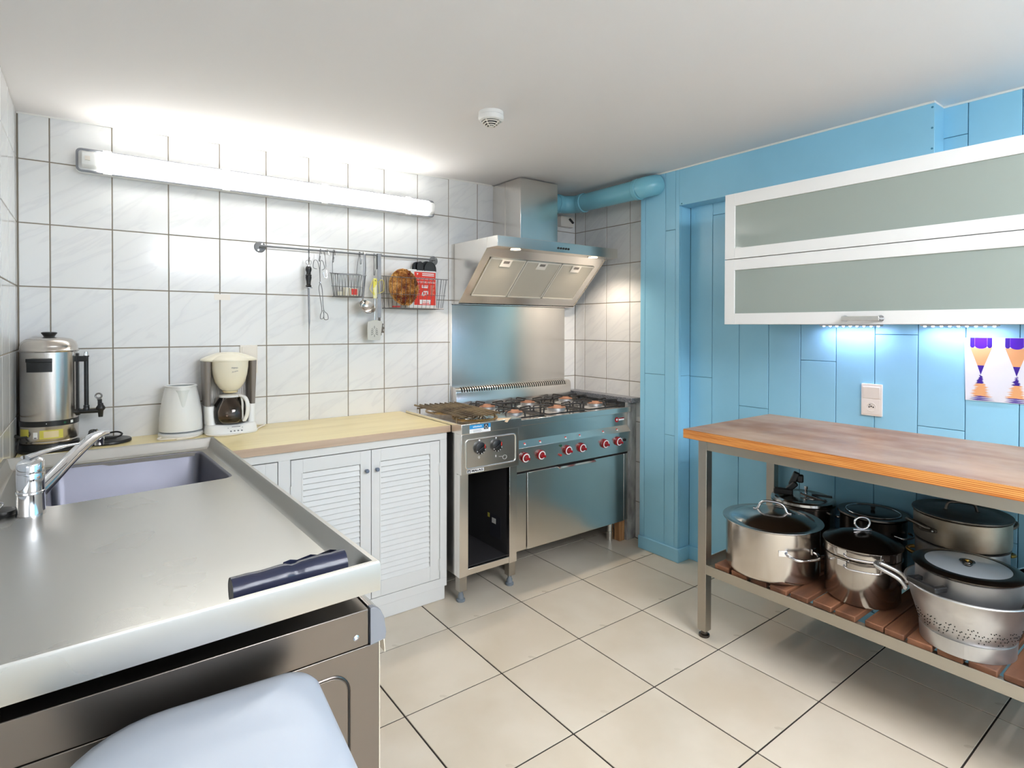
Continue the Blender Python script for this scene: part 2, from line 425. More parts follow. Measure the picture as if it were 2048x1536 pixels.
# right wall: tiled by the range, blue boards beyond
wall_right = struct(obj('wall_right', M().box(XR + .008, XR + .12, YF - .1, YB + .1, -.1, 2.3), 'blue_gap'))
obj('grout_bed', M().box(XR + .0022, XR + .0079, 2.2, YB, 0, 2.19), 'grout_wall', wall_right)
ry = [2.8351 - .2027 * i for i in range(0, 5)]
for y0, y1 in spans(ry, 2.2, YB):
    for z0, z1 in spans(bz, 0, ceil_z(2.72)):
        place_tile('wall_tile', wall_right, (XR, (y0 + y1) / 2, (z0 + z1) / 2), (PI / 2, 0, -PI / 2), y1 - y0 - .0042, z1 - z0 - .0042, .006, 'tile_white')
XW = 2.722
seams = [1.981, 1.838, 1.677, 1.515, 1.355, 1.193, 1.033, .873, .714, .553]
while seams[-1] > -2.5: seams.append(seams[-1] - .1605)
joints = {0: [1.036], 1: [1.922], 2: [.903], 3: [.42], 4: [1.157], 5: [.30], 6: [1.284], 7: [.911, 2.066], 8: [.52], 9: [1.6]}
def board(parent, y0, y1, z0, z1, x=XW):
    place_tile('wall_board', parent, (x, (y0 + y1) / 2, (z0 + z1) / 2), (PI / 2, 0, -PI / 2), y1 - y0 - .0026, z1 - z0 - .0022, .0055, 'blue_paint', .0014)
for k in range(len(seams) - 1):
    y1, y0 = seams[k], max(seams[k + 1], YF)
    zz = [0] + sorted(joints.get(k, [random.uniform(.5, 1.9)])) + [2.192]
    for z0, z1 in zip(zz[:-1], zz[1:]): board(wall_right, y0, y1, z0, z1)
# boxed-in pillar clad with blue boards
PX = 2.62
pillar = struct(obj('wall_pillar', M().box(PX + .006, XR + .001, 1.987, 2.252, 0, 2.192), 'blue_gap'))
for y0, y1, zz in ((2.222, 2.2545, [0, 2.192]), (2.076, 2.222, [0, 1.04, 2.192]), (2.006, 2.076, [0, .702, 1.858, 2.192])):
    for z0, z1 in zip(zz[:-1], zz[1:]): board(pillar, y0, y1, z0, z1, PX)
obj('corner_board', M().box(PX, PX + .02, 1.981, 2.0052, 0, 2.192), 'blue_paint', pillar, bevel=.0015)
for z0, z1 in ((0, 1.04), (1.0412, 2.192)):
    obj('side_board', M().box(PX + .0205, XW, 1.981, 1.9868, z0, z1), 'blue_paint', pillar, bevel=.001)
obj('return_board', M().box(PX + .001, XR - .001, 2.2525, 2.256, 0, 2.192), 'blue_paint', pillar)
# boxed beam under the ceiling
beam = struct(obj('trim_1', M().box(PX, XW, .792, 1.9806, 1.986, 2.1925), 'blue_paint', bevel=.0015))
for y, z in ((.80, 2.17), (.80, 2.09), (.80, 2.01), (1.965, 1.995)):
    obj('screw', M().cyl((PX - .0012, y, z), (PX + .002, y, z), .004, n=10), 'blue_gap', beam)
# skirting
sk = M().prism([(2.60, 0), (2.62, 0), (2.62, .0775), (2.611, .0775), (2.606, .072), (2.606, 0)][1:], 'y', 1.975, 2.258)
bb = struct(obj('baseboard_right', M().box(2.608, 2.62, 1.969, 2.258, 0, .076), 'blue_paint', bevel=.004))
obj('skirting_board', M().box(2.6202, XW - .012, 1.969, 1.981, 0, .076), 'blue_paint', bb, bevel=.003)
obj('skirting_board', M().box(XW - .0118, XW, YF, 1.981, 0, .076), 'blue_paint', bb, bevel=.003)
# white sealant along the blue cladding
tr = M()
tr.tube([(PX, 2.25, 2.19), (PX, 1.981, 2.19)], .005, 6)
tr.tube([(PX, 1.98, 2.19), (PX, .792, 2.19), (XW, .792, 2.19), (XW, YF, 2.19)], .0055, 6)
struct(obj('trim_2', tr, 'caulk_white'))
tr = M().tube([(XL, YB, ceil_z(XL)), (1.7, YB, ceil_z(1.7)), (2.01, YB, 2.19)], .006, 6)
struct(obj('trim_3', tr, 'caulk_white'))
# wall behind the photographer, with its window
w = M()
w.box(XL - .1, -.05, YF - .12, YF, -.1, 2.3).box(2.35, XR + .1, YF - .12, YF, -.1, 2.3).box(-.05, 2.35, YF - .12, YF, -.1, .62).box(-.05, 2.35, YF - .12, YF, 2.08, 2.3)
struct(obj('wall_rear', w, 'plaster_white'))
win = struct(obj('window_1', M().box(-.05, 2.35, YF - .07, YF - .02, .62, .68).box(-.05, 2.35, YF - .07, YF - .02, 2.02, 2.08).box(-.05, .01, YF - .07, YF - .02, .68, 2.02).box(2.29, 2.35, YF - .07, YF - .02, .68, 2.02).box(1.12, 1.18, YF - .07, YF - .02, .68, 2.02), 'white_plastic', bevel=.004))
for x0, x1 in ((.01, 1.12), (1.18, 2.29)): obj('pane', M().box(x0, x1, YF - .05, YF - .044, .68, 2.02), 'clear_glass', win)
obj('window_sill', M().box(-.09, 2.39, YF - .02, YF + .12, .595, .62), 'white_plastic', win, bevel=.004)

# ================================================================== fluorescent lamp on the tiled wall
L = thing('fluorescent_lamp', 'long glowing white batten lamp fixed high on the tiled wall', 'lamp', (.77, YB, 1.985))
x0, x1, zc = -.037, 1.579, 1.982
obj('housing', M().prism(rr(x0, x1, zc - .046, zc + .046, .016), 'y', YB - .045, YB - .0005), 'white_plastic', L, bevel=.003)
obj('gasket', M().tube([(a, YB - .047, c) for a, c in rr(x0 + .003, x1 - .003, zc - .043, zc + .043, .014)], .005, 6, True), 'grey_plastic', L)
# diffuser: a ribbed trough of acrylic with closed ends
prof = [(YB - .045, zc - .038), (YB - .072, zc - .037), (YB - .088, zc - .028), (YB - .093, zc - .01), (YB - .093, zc + .01), (YB - .088, zc + .028), (YB - .072, zc + .037), (YB - .045, zc + .038)]
obj('diffuser', M().prism(prof, 'x', x0 + .075, x1 - .045), 'lamp_glow', L, bevel=.002)
for a, b_ in ((x0 + .018, x0 + .0745), (x1 - .0445, x1 - .012)):
    e = obj('end_cap', M().prism([((y - YB) * .9 + YB - .003, (z - zc) * .86 + zc) for y, z in prof], 'x', a, b_), 'white_plastic', L, bevel=.003)
obj('lamp_holder', M().box(x0 + .028, x0 + .045, YB - .0945, YB - .085, zc - .008, zc + .008), 'ivory_plastic', L)
for i, xx in enumerate((.05, .49, .94, 1.40)):
    for s in (-1, 1):
        obj('clip', M().box(xx, xx + .03, YB - .058, YB - .04, zc + s * .043 - .006, zc + s * .043 + .006), 'white_plastic', L, bevel=.002)

# smoke detector
sx, sy, sz = 1.302, 1.903, ceil_z(1.302)
S = thing('smoke_detector', 'round white smoke detector on the ceiling', 'smoke detector', (sx, sy, sz))
obj('base', M().lathe((sx, sy, sz), [(0, .001), (.050, .001), (.051, -.014), (.0495, -.016), (0, -.016)]), 'white_plastic', S)
obj('cover', M().lathe((sx, sy, sz), [(.046, -.016), (.0515, -.0165), (.052, -.026), (.047, -.034), (.038, -.037), (.037, -.035), (0, -.035)]), 'white_plastic', S)
obj('sensor_core', M().lathe((sx, sy, sz), [(.026, -.035), (.022, -.05), (0, -.052)]), 'cavity', S)
for rr_, zz in ((.033, -.041), (.026, -.048), (.018, -.054)):
    obj('grille_ring', M().tube([(sx + rr_ * math.cos(t), sy + rr_ * math.sin(t), sz + zz) for t in [2 * PI * i / 28 for i in range(28)]], .0022, 6, True), 'ivory_plastic', S)
for k in range(4):
    a = k * PI / 2 + .4
    obj('grille_arm', M().tube(smooth_path([(sx + r_ * math.cos(a), sy + r_ * math.sin(a), sz + zz) for r_, zz in ((.040, -.036), (.033, -.042), (.026, -.049), (.018, -.055), (.006, -.058))], 3), .0022, 6), 'ivory_plastic', S)
obj('centre_cap', M().lathe((sx, sy, sz), [(0, -.055), (.009, -.055), (.009, -.059), (0, -.060)], 16), 'ivory_plastic', S)

# row of unseen battens added behind the photographer as fill light
for i, (bx_, by_) in enumerate(((1.30, -.30), (1.30, -.85), (1.30, -1.40), (1.30, -1.95))):
    LB = thing('fill_batten', 'added unseen fill batten on the ceiling behind the photographer, %s from the rear window' % ('fourth', 'third', 'second', 'first')[i], 'lamp', (bx_, by_, ceil_z(bx_)))
    zt = min(ceil_z(bx_ - .75), ceil_z(bx_ + .75)) - .001
    obj('housing', M().box(bx_ - .75, bx_ + .75, by_ - .05, by_ + .05, zt - .04, zt), 'white_plastic', LB, bevel=.003)
    obj('diffuser', M().prism([(by_ - .045, zt - .0405), (by_ - .045, zt - .075), (by_ - .03, zt - .09), (by_ + .03, zt - .09), (by_ + .045, zt - .075), (by_ + .045, zt - .0405)], 'x', bx_ - .70, bx_ + .70), 'fill_batten_glow', LB)
# ================================================================== base cabinet and worktop along the back wall
YC = 2.385
C = thing('base_cabinet', 'white painted base cabinet with louvred doors under the light wooden worktop', 'cabinet', (.58, 2.65, 0))
fr = M()
fr.box(-.2, 1.377, YC, YC + .02, .772, .806).box(-.2, 1.377, YC, YC + .02, .064, .104)
for a, b_ in ((1.3395, 1.377), (.6035, .6505), (.17, .2175), (-.2, -.15)): fr.box(a, b_, YC, YC + .02, .104, .772)
obj('face_frame', fr, 'white_paint', C, bevel=.0012)
obj('side_panel', M().box(1.357, 1.377, YC + .0202, 2.925, .064, .806), 'white_paint', C)
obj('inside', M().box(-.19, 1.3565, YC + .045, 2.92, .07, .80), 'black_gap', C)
obj('plinth', M().box(-.19, 1.367, YC + .003, YC + .02, 0.0005, .0635).box(1.35, 1.367, YC + .0203, 2.9, .0005, .0635), 'white_paint', C, bevel=.0015)
def louvre_door(x0, x1, lx0, lx1, knob_x, hinge_x):
    d = M()
    yb = YC + .001
    d.box(x0, lx0, yb, yb + .018, .1065, .768).box(lx1, x1, yb, yb + .018, .1065, .768)
    d.box(lx0, lx1, yb, yb + .018, .712, .768).box(lx0, lx1, yb, yb + .018, .1065, .176)
    D = obj('door', d, 'white_paint', C, bevel=.001)
    n = 22; p = (.712 - .176) / n
    proto = None
    for i in range(n):
        z = .176 + p * (i + .5)
        if proto is None:
            s = M(); s.prism([(yb + .002, z - .0132), (yb + .0055, z - .0142), (yb + .0150, z + .0072), (yb + .0105, z + .0086)], 'x', lx0 + .0005, lx1 - .0005)
            proto = obj('slat', s, 'white_paint', D, loc=((lx0 + lx1) / 2, yb + .01, z), bevel=.0012)
        else:
            q = proto.copy(); COL.objects.link(q); q.location = proto.location + Vector((0, 0, p * i))
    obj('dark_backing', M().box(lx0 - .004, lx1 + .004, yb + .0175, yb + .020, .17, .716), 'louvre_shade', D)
    for e in (lx0, lx1):
        obj('bead', M().box(e + (-.006 if e == lx0 else .0005), e + (-.0005 if e == lx0 else .006), yb - .0015, yb + .001, .177, .711), 'white_paint', D)
    if knob_x:
        obj('knob', M().lathe((knob_x, yb, .681), [(0, 0), (.0055, 0), (.005, .006), (.0085, .012), (.0095, .018), (.0065, .0235), (0, .0245)], 18, None, (Vector((1, 0, 0)), Vector((0, 0, 1)), Vector((0, -1, 0)))), 'blue_grey_knob', D)
    if hinge_x:
        for z in (.635, .175): obj('hinge', M().cyl((hinge_x, YC - .0022, z - .03), (hinge_x, YC - .0022, z + .03), .0032, n=10).box(hinge_x - .007, hinge_x + .007, YC - .0012, YC + .0008, z - .025, z + .025), 'white_paint', D)
louvre_door(.653, .9935, .701, .945, .970, .652)
louvre_door(.9965, 1.337, 1.040, 1.287, 1.018, 1.338)
louvre_door(.22, .601, .266, .555, None, None)

W = thing('worktop', 'light wooden laminate worktop running along the tiled back wall', 'worktop', (.58, 2.65, .808))
obj('top', M().box(-.214, 1.389, 2.372, 2.9275, .808, .840), 'laminate_counter', W, bevel=.0015)
obj('edge_band', M().box(-.214, 1.389, 2.3685, 2.3718, .808, .8397), 'counter_edge', W, bevel=.0008)

# ================================================================== steel sink unit on the left
ZR, ZF = .904, .867      # rim and deck heights
BR, BL, FR, FL = Vector((.369, 2.362, 0)), Vector((-.214, 2.353, 0)), Vector((.4075, .9375, 0)), Vector((-.214, .918, 0))
def bil(u, v): # u left->right, v front->back
    return (FL * (1 - u) + FR * u) * (1 - v) + (BL * (1 - u) + BR * u) * v
def ring(d, z): # inset by d metres
    w, dp = .60, 1.43; a = d / w; c = d / dp
    return [tuple(bil(u, v))[:2] + (z,) for u, v in ((a, c), (1 - a, c), (1 - a, 1 - c), (a, 1 - c))]
SK = thing('sink_unit', 'stainless steel sink top with raised rim and drainer by the left wall', 'sink', (.1, 1.64, 0))
pan = M()
# pressed rim: outer skirt, rolled top, inner slope
pan.loft([ring(.012, .853), ring(0.0, .853), ring(0, ZR - .004), ring(.002, ZR), ring(.010, ZR), ring(.0125, ZR - .004), ring(.020, ZF + .006), ring(.027, ZF)], cap=False)
# deck with the bowl cut out
bowl = [(.314, 2.303), (-.100, 2.296), (-.084, 1.822), (.336, 1.857)]   # BR, BL, FL, FR
inn = ring(.027, ZF)
A = [inn[2], inn[3], inn[0], inn[1]]      # BR BL FL FR
def rquad(q, r, n, z):
    out = []
    for i in range(4):
        p = Vector(q[i][:2]); a = (Vector(q[i - 1][:2]) - p).normalized(); c = (Vector(q[(i + 1) % 4][:2]) - p).normalized()
        s0 = p + a * r; s1 = p + c * r
        for k in range(n + 1):
            t = k / n; e = (s0 * (1 - t) ** 2) + (p * (2 * t * (1 - t))) + (s1 * t * t); out.append((e.x, e.y, z))
    return out
NB = 6
def bowl_ring(grow, z, r=.035):
    c = Vector((.115, 2.07)); q = []
    for p in bowl:
        d = Vector(p) - c; q.append((c.x + d.x * (1 + grow / abs(d.x)), c.y + d.y * (1 + grow / abs(d.y))))
    return rquad(q, r, NB, z)
r0 = bowl_ring(.008, ZF); k = NB + 1
vs = [tuple(p) for p in A] + r0; fs = []
for i in range(4):
    blk = [4 + i * k + j for j in range(k)]; nxt = 4 + ((i + 1) % 4) * k
    for j in range(k - 1): fs.append((i, blk[j], blk[j + 1]))
    fs.append((i, blk[-1], nxt, (i + 1) % 4))
pan.add(vs, fs)
obj('drainer_top', pan, 'steel_sink', SK, ang=50)
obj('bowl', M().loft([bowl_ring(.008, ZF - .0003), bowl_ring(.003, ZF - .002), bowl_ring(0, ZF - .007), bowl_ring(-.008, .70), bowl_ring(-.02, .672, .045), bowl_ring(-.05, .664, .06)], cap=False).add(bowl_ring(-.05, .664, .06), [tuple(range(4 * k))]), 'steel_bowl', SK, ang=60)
obj('bowl_waste', M().lathe((.12, 2.07, .6645), [(0, .001), (.03, .001), (.042, .003), (.045, 0)], 28), 'chrome', SK)
rl = M()
for y in (2.325, 2.333): rl.tube([(-.15, y - .002, ZF + .001), (.30, y + .001, ZF + .001)], .0022, 6)
obj('pressed_ridge', rl, 'steel_sink', SK)
und = [tuple(bil(u, v))[:2] for u, v in ((.02, .012), (.98, .012), (.98, .988), (.02, .988))]
for u, v in ((.05, .985), (.95, .985)):
    p = bil(u, v); obj('leg', M().box(p.x - .02, p.x + .02, p.y - .02, p.y + .02, .0005, .853), 'steel_frame', SK)
for v in (.27, .97):
    a_, b_ = bil(.03, v), bil(.97, v); obj('cross_bar', M().box(a_.x, b_.x, a_.y - .012, a_.y + .012, .8535, .8595 if v < .5 else .864), 'steel_frame', SK)

# mixer tap
fx_, fy_ = -.112, 1.77
T = thing('mixer_tap', 'chrome single-lever mixer tap standing on the sink deck', 'tap', (fx_, fy_, ZF))
obj('body', M().lathe((fx_, fy_, ZF), [(0, 0), (.0285, 0), (.0285, .003), (.0275, .006), (.0262, .052), (.0258, .055), (.0262, .057), (.0268, .098), (.0262, .100)], 36), 'chrome', T)
obj('spout_joint', M().lathe((fx_, fy_, ZF), [(.0262, .050), (.0278, .0515), (.0278, .056), (.0262, .0575)], 36), 'chrome', T)
cp = M()
rings = []
for zz, rx, sl in ((.1005, .0266, 0), (.122, .0262, .006), (.128, .0235, .008), (.131, .015, .008)):
    rings.append([(fx_ + rx * math.cos(t), fy_ + rx * math.sin(t), ZF + zz + sl * math.cos(t - .9) * .6) for t in [2 * PI * i / 32 for i in range(32)]])
cp.loft(rings)
obj('cap', cp, 'chrome', T, ang=60)
sp = smooth_path([(-.098, 1.79, .914), (-.070, 1.832, .940), (-.035, 1.892, .973), (.002, 1.957, 1.001), (.022, 1.992, 1.009), (.034, 2.012, 1.008)], 5)
spm = M(); rings = []
for i, p in enumerate(sp):
    t = i / (len(sp) - 1); d = (sp[min(i + 1, len(sp) - 1)] - sp[max(i - 1, 0)]).normalized(); sd = d.cross(Vector((0, 0, 1))).normalized(); up = sd.cross(d)
    w_, h_ = .0165 - .001 * t, .0145 - .007 * t
    rings.append([tuple(p + sd * (w_ * math.copysign(abs(math.cos(a)) ** .7, math.cos(a))) + up * (h_ * math.copysign(abs(math.sin(a)) ** .7, math.sin(a)))) for a in [2 * PI * q / 20 for q in range(20)]])
spm.loft(rings)
obj('spout', spm, 'chrome', T, ang=60)
obj('aerator', M().lathe((.022, 1.992, .978), [(0, 0), (.0105, 0), (.0112, .002), (.0112, .014), (.0125, .016), (.0125, .028), (0, .028)], 24), 'chrome', T)
lv = M(); rings = []
for t in [i / 10 for i in range(11)]:
    p = Vector((fx_ - .010 + .098 * t, fy_ + .01 + .075 * t, ZF + .134 + .010 * math.sin(t * PI * .62)))
    w_ = .0165 - .009 * t; h_ = .0052 - .0025 * t; sd = Vector((.61, -.79, 0))
    rings.append([tuple(p + sd * (w_ * math.cos(a)) + Vector((0, 0, h_ * math.sin(a)))) for a in [2 * PI * q / 16 for q in range(16)]])
lv.loft(rings)
obj('lever', lv, 'chrome', T, ang=60)
SP = thing('sink_plug', 'black rubber sink plug with chrome ring lying beside the tap', 'plug', (-.168, 1.80, ZF))
obj('stopper', M().lathe((-.168, 1.80, ZF), [(0, 0), (.026, 0), (.029, .006), (.029, .012), (.02, .015), (0, .015)], 28), 'black_plastic', SP)
obj('pull_ring', M().sphere((-.172, 1.803, ZF + .017), .005, 12, 8).tube([Vector((-.172, 1.803, ZF + .024)) + Vector((.008 * math.cos(t), .004 * math.cos(t), .006 * math.sin(t))) for t in [2 * PI * i / 14 for i in range(14)]], .0016, 6, True), 'chrome', SP)

# roll of bin bags on the drainer
p0, p1 = Vector((.180, 1.000, ZF + .0225)), Vector((.368, 1.008, ZF + .0225)); dv = (p1 - p0)
rl = M(); rings = []
for i in range(25):
    t = i / 24; rad = .022 * (1 + .03 * math.sin(t * 19) * (1 if .1 < t < .9 else .2)) - (.0022 if abs(t - .52) < .03 else 0)
    rings.append([tuple(p0 + dv * t + Vector((0, rad * math.cos(a) * (1 + .02 * math.sin(3 * a + t * 4)), rad * math.sin(a)))) for a in [2 * PI * q / 26 for q in range(26)]])
rl.loft(rings, cap=False)
RB = thing('bin_bag_roll', 'dark blue roll of plastic bin bags lying against the front sink rim', 'bag roll', (.275, 1.004, ZF))
obj('roll', rl, 'bin_bag', RB, ang=60)
hr = [[tuple(p0 + dv * t + Vector((0, .0205 * q * math.cos(a), .0205 * q * math.sin(a)))) for a in [2 * PI * w_ / 26 for w_ in range(26)]] for t, q in ((0.003, 1.03), (.02, .8), (.03, .4), (.05, .1))]
obj('rolled_end', M().loft(hr), 'black_plastic', RB)
hr = [[tuple(p0 + dv * (1 - t) + Vector((0, .0205 * q * math.cos(a), .0205 * q * math.sin(a)))) for a in [2 * PI * w_ / 26 for w_ in range(26)]] for t, q in ((0.003, 1.03), (.02, .8), (.03, .4), (.05, .1))]
obj('rolled_end', M().loft(hr), 'black_plastic', RB)
fl = M(); rings = []
for i in range(9):
    t = .45 + .5 * i / 8
    rings.append([tuple(p0 + dv * t + Vector((0, .012 + .0145 * q_ * (i / 8), .0215 - .012 * q_ - .0 + .002 * math.sin(i * 2.1 + q_ * 3)))) for q_ in (0, .5, 1.0, 1.0, .5, 0)])
for rg in rings:
    for j in (3, 4, 5): rg[j] = (rg[j][0], rg[j][1] + .0008, rg[j][2] - .0012)
fl.loft(rings)
obj('loose_flap', fl, 'bin_bag', RB, ang=60)

# dishwasher under the drainer (its side faces the camera, its door faces right)
DY = .949
DW = thing('dishwasher', 'stainless steel undercounter dishwasher below the sink top', 'dishwasher', (.1, 1.25, 0))
obj('hood_panel', M().box(-.205, .3905, DY, 1.52, .757, .820), 'steel_dw', DW, bevel=.0015)
obj('body', M().box(-.205, .411, DY + .001, 1.52, .06, .755), 'steel_dw', DW, bevel=.0015)
hp = [(.3935, .755), (.4215, .758), (.4235, .770), (.4195, .797), (.4125, .812), (.402, .820), (.3935, .8205)]
obj('door_end_cap', M().prism(hp, 'y', DY - .0015, DY + .012), 'grey_plastic', DW, bevel=.001)
obj('door_top', M().prism([(a, z - .001) for a, z in hp], 'y', DY + .0122, 1.5), 'steel_x', DW, bevel=.001)
obj('door_panel', M().box(.4112, .4185, DY + .016, 1.5, .07, .754), 'steel_z', DW)
obj('door_handle', M().prism([(.419, .7535), (.4255, .7535), (.4275, .726), (.426, .726), (.4235, .751), (.419, .751)], 'y', DY + .012, 1.45), 'steel_x', DW)
obj('screw', M().lathe((.368, DY, .7755), [(0, -.003), (.006, -.003), (.0052, .0008), (.003, .0022), (.0022, .0010), (0, .0010)], 18, None, (Vector((1, 0, 0)), Vector((0, 0, 1)), Vector((0, -1, 0)))), 'chrome', DW)
gp = rr(-.15, .356, .14, .722, .034, 8)
obj('pressed_groove', M().tube([(a, DY + .0005, c) for a, c in gp], .0022, 6, True), 'dark_steel', DW)
obj('pressed_field', M().prism(rr(-.147, .353, .143, .719, .031, 8), 'y', DY - .0006, DY + .002), 'steel_dw', DW, bevel=.0005)
for x, y in ((-.18, .98), (.37, .98), (-.18, 1.48), (.37, 1.48)): obj('foot', M().cyl((x, y, .0005), (x, y, .0595), .018, .016, 16), 'black_plastic', DW)

# tall white pedal bin in the foreground
BN = thing('pedal_bin', 'white plastic bin with a domed lid in front of the dishwasher', 'bin', (.10, .70, 0))
ca, sa = math.cos(math.radians(-4.5)), math.sin(math.radians(-4.5))
def bpoly(d, z, sh=0):      # outline inset by d: small radii on the right, wide radii on the left
    out = []; hx, hy = .162 - d, .222 - d
    for cx_, cy_, r_, a0 in ((hx, hy, .048, 0), (-hx, hy, .125, PI / 2), (-hx, -hy, .125, PI), (hx, -hy, .048, 1.5 * PI)):
        r_ = max(.012, r_ - d * .7); r_ = min(r_, hx * .95, hy * .95)
        ox_, oy_ = cx_ - math.copysign(r_, cx_), cy_ - math.copysign(r_, cy_)
        for q in range(9):
            t = a0 + PI / 2 * q / 8; a, c = ox_ + r_ * math.cos(t), oy_ + r_ * math.sin(t)
            out.append((.104 + a * ca - c * sa, .703 + a * sa + c * ca, z))
    return out
obj('bin_body', M().loft([bpoly(.045, .0005), bpoly(.022, .55), bpoly(.012, .748)]), 'cool_white_plastic', BN, ang=50)
obj('lid', M().loft([bpoly(.008, .742), bpoly(.001, .746), bpoly(0, .768), bpoly(.003, .776), bpoly(.010, .784), bpoly(.028, .793), bpoly(.055, .800), bpoly(.09, .805), bpoly(.13, .8075), bpoly(.15, .808)]), 'cool_white_plastic', BN, ang=70)
# ================================================================== things on the worktop
ZT = .840
ux, uy = -.122, 2.838
U = thing('hot_drinks_urn', 'tall stainless steel hot drinks urn with black tap in the corner', 'urn', (ux, uy, ZT))
obj('base', M().lathe((ux, uy, ZT), [(0, .0005), (.0945, .0005), (.0945, .006), (.0915, .028), (0, .028)], 48), 'black_plastic', U)
obj('heater_shell', M().lathe((ux, uy, ZT), [(.086, .0282), (.0885, .036), (.0862, .040), (.0885, .044), (.0885, .096)], 48), 'steel_pot', U)
obj('switch_band', M().lathe((ux, uy, ZT), [(.088, .096), (.0902, .097), (.0902, .116), (.088, .117)], 48), 'black_plastic', U)
obj('tank', M().lathe((ux, uy, ZT), [(.0875, .117), (.0875, .374), (.0915, .376), (.0925, .379)], 48), 'steel_pot', U)
obj('lid', M().lathe((ux, uy, ZT), [(.0925, .3795), (.0922, .382), (.0885, .384), (.088, .396), (.082, .413), (.068, .424), (.045, .429), (0, .431)], 48), 'steel_pot', U, ang=60)
obj('lid_knob', M().lathe((ux, uy, ZT), [(0, .430), (.018, .431), (.017, .434), (.0245, .445), (.0245, .448), (.02, .450), (0, .451)], 28), 'black_plastic', U)
def ucyl(a, z, r=.0905):   # point on the urn, a measured from the camera direction (+ to the right)
    return Vector((ux + r * math.sin(a), uy - r * math.cos(a), ZT + z))
# front grip
gm = M(); rings = []
for i in range(13):
    a = -.62 + .74 * i / 12
    rings.append([tuple(ucyl(a, z, r)) for r, z in ((.087, .352), (.1105, .352), (.1105, .340), (.1075, .338), (.1065, .302), (.087, .302))])
gm.loft(rings); obj('grip', gm, 'black_plastic', U)
# sight tube and tap on the right
th = 1.35
dr = Vector((math.sin(th), -math.cos(th), 0))
def ut(r, z): return Vector((ux, uy, ZT)) + dr * r + Vector((0, 0, z))
obj('gauge_back', M().obox(ut(.0895, .245), (dr, dr.cross(Vector((0, 0, 1))), (0, 0, 1)), (.0035, .007, .122)), 'black_plastic', U)
obj('gauge_bracket', M().obox(ut(.105, .345), (dr, dr.cross(Vector((0, 0, 1))), (0, 0, 1)), (.016, .008, .011)), 'black_plastic', U, bevel=.002)
obj('gauge_tube', M().cyl(ut(.1165, .16), ut(.1165, .352), .0075, n=20).cyl(ut(.1165, .352), ut(.1165, .357), .0095, n=20), 'black_plastic', U)
obj('gauge_nut', M().cyl(ut(.1165, .357), ut(.1165, .372), .0075, .006, n=20), 'chrome', U)
obj('gauge_foot', M().lathe(ut(.1165, .138), [(.006, 0), (.0105, .004), (.0105, .012), (.009, .016), (.0105, .018), (.009, .024), (0, .024)], 20), 'black_plastic', U)
obj('tap_pipe', M().cyl(ut(.086, .137), ut(.16, .137), .0085, n=18).cyl(ut(.086, .137), ut(.096, .137), .013, n=18), 'black_plastic', U)
obj('tap_body', M().lathe(ut(.1625, .112), [(0, 0), (.0075, 0), (.0095, .024), (.0155, .032), (.0155, .038), (.010, .047), (.008, .055), (0, .055)], 22), 'black_plastic', U)
tl = M(); c0 = ut(.159, .168); vv = dr.cross(Vector((0, 0, 1)))
tl.obox(ut(.160, .172), (dr, vv, (0, 0, 1)), (.007, .0035, .010))
obj('tap_neck', tl, 'black_plastic', U, bevel=.001)
obj('tap_lever', M().tube([ut(.156, .196) + dr * (.0105 * math.cos(t)) + Vector((0, 0, .0095 * math.sin(t))) for t in [2 * PI * i / 20 for i in range(20)]], .0032, 8, True).obox(ut(.158, .183), (dr, vv, (0, 0, 1)), (.007, .003, .005)), 'zinc_wire', U)
# labels on the heater shell
def urn_label(a0, a1, z0, z1, mt, name, r=.0889):
    lm = M(); ring_ = []
    K = 10
    for i in range(K + 1):
        a = a0 + (a1 - a0) * i / K
        ring_.append([tuple(ucyl(a, z, rr_)) for rr_, z in ((r, z0), (r, z1), (r - .0004, z1), (r - .0004, z0))])
    lm.loft(ring_); return obj(name, lm, mt, U)
urn_label(-.30, .50, .050, .083, 'yellow_label', 'warning_label')
urn_label(-.16, .34, .055, .079, 'cream_stain', 'warning_text', .0892)
urn_label(-1.25, -.72, .060, .088, 'yellow_label', 'warning_label')
urn_label(-.53, -.37, .053, .077, 'white_print', 'recycling_label')
urn_label(-.50, -.40, .0545, .0575, 'black_plastic', 'recycling_bar', .0892)
urn_label(.52, .60, .103, .110, 'green_led', 'indicator_light', .0908)
urn_label(.80, .92, .102, .112, 'white_print', 'brand_mark', .0907)
urn_label(-.08, -.05, .106, .109, 'white_print', 'dial_mark', .0906)
obj('cord', M().tube(smooth_path([ucyl(-.78, .06, .09), ucyl(-.85, .063, .115), ucyl(-1.05, .070, .12), Vector((-.208, 2.79, ZT + .060)), Vector((-.212, 2.775, ZT + .03)), Vector((-.206, 2.76, ZT + .008)), Vector((-.16, 2.735, ZT + .004)), Vector((-.09, 2.733, ZT + .005)), Vector((-.02, 2.742, ZT + .005)), Vector((.008, 2.756, ZT + .012)), Vector((.012, 2.768, ZT + .026))], 5), .0042, 8), 'black_plastic', U)
obj('plug', M().cyl((.008, 2.765, ZT + .025), (.012, 2.775, ZT + .040), .010, .017, 20).cyl((.012, 2.775, ZT + .040), (.016, 2.765, ZT + .060), .0185, n=24), 'black_plastic', U, bevel=.001)
for s in (-1, 1): obj('plug_pin', M().cyl((.016 + s * .007, 2.7645, ZT + .060), (.017 + s * .007, 2.760, ZT + .070), .0024, n=10), 'chrome', U)
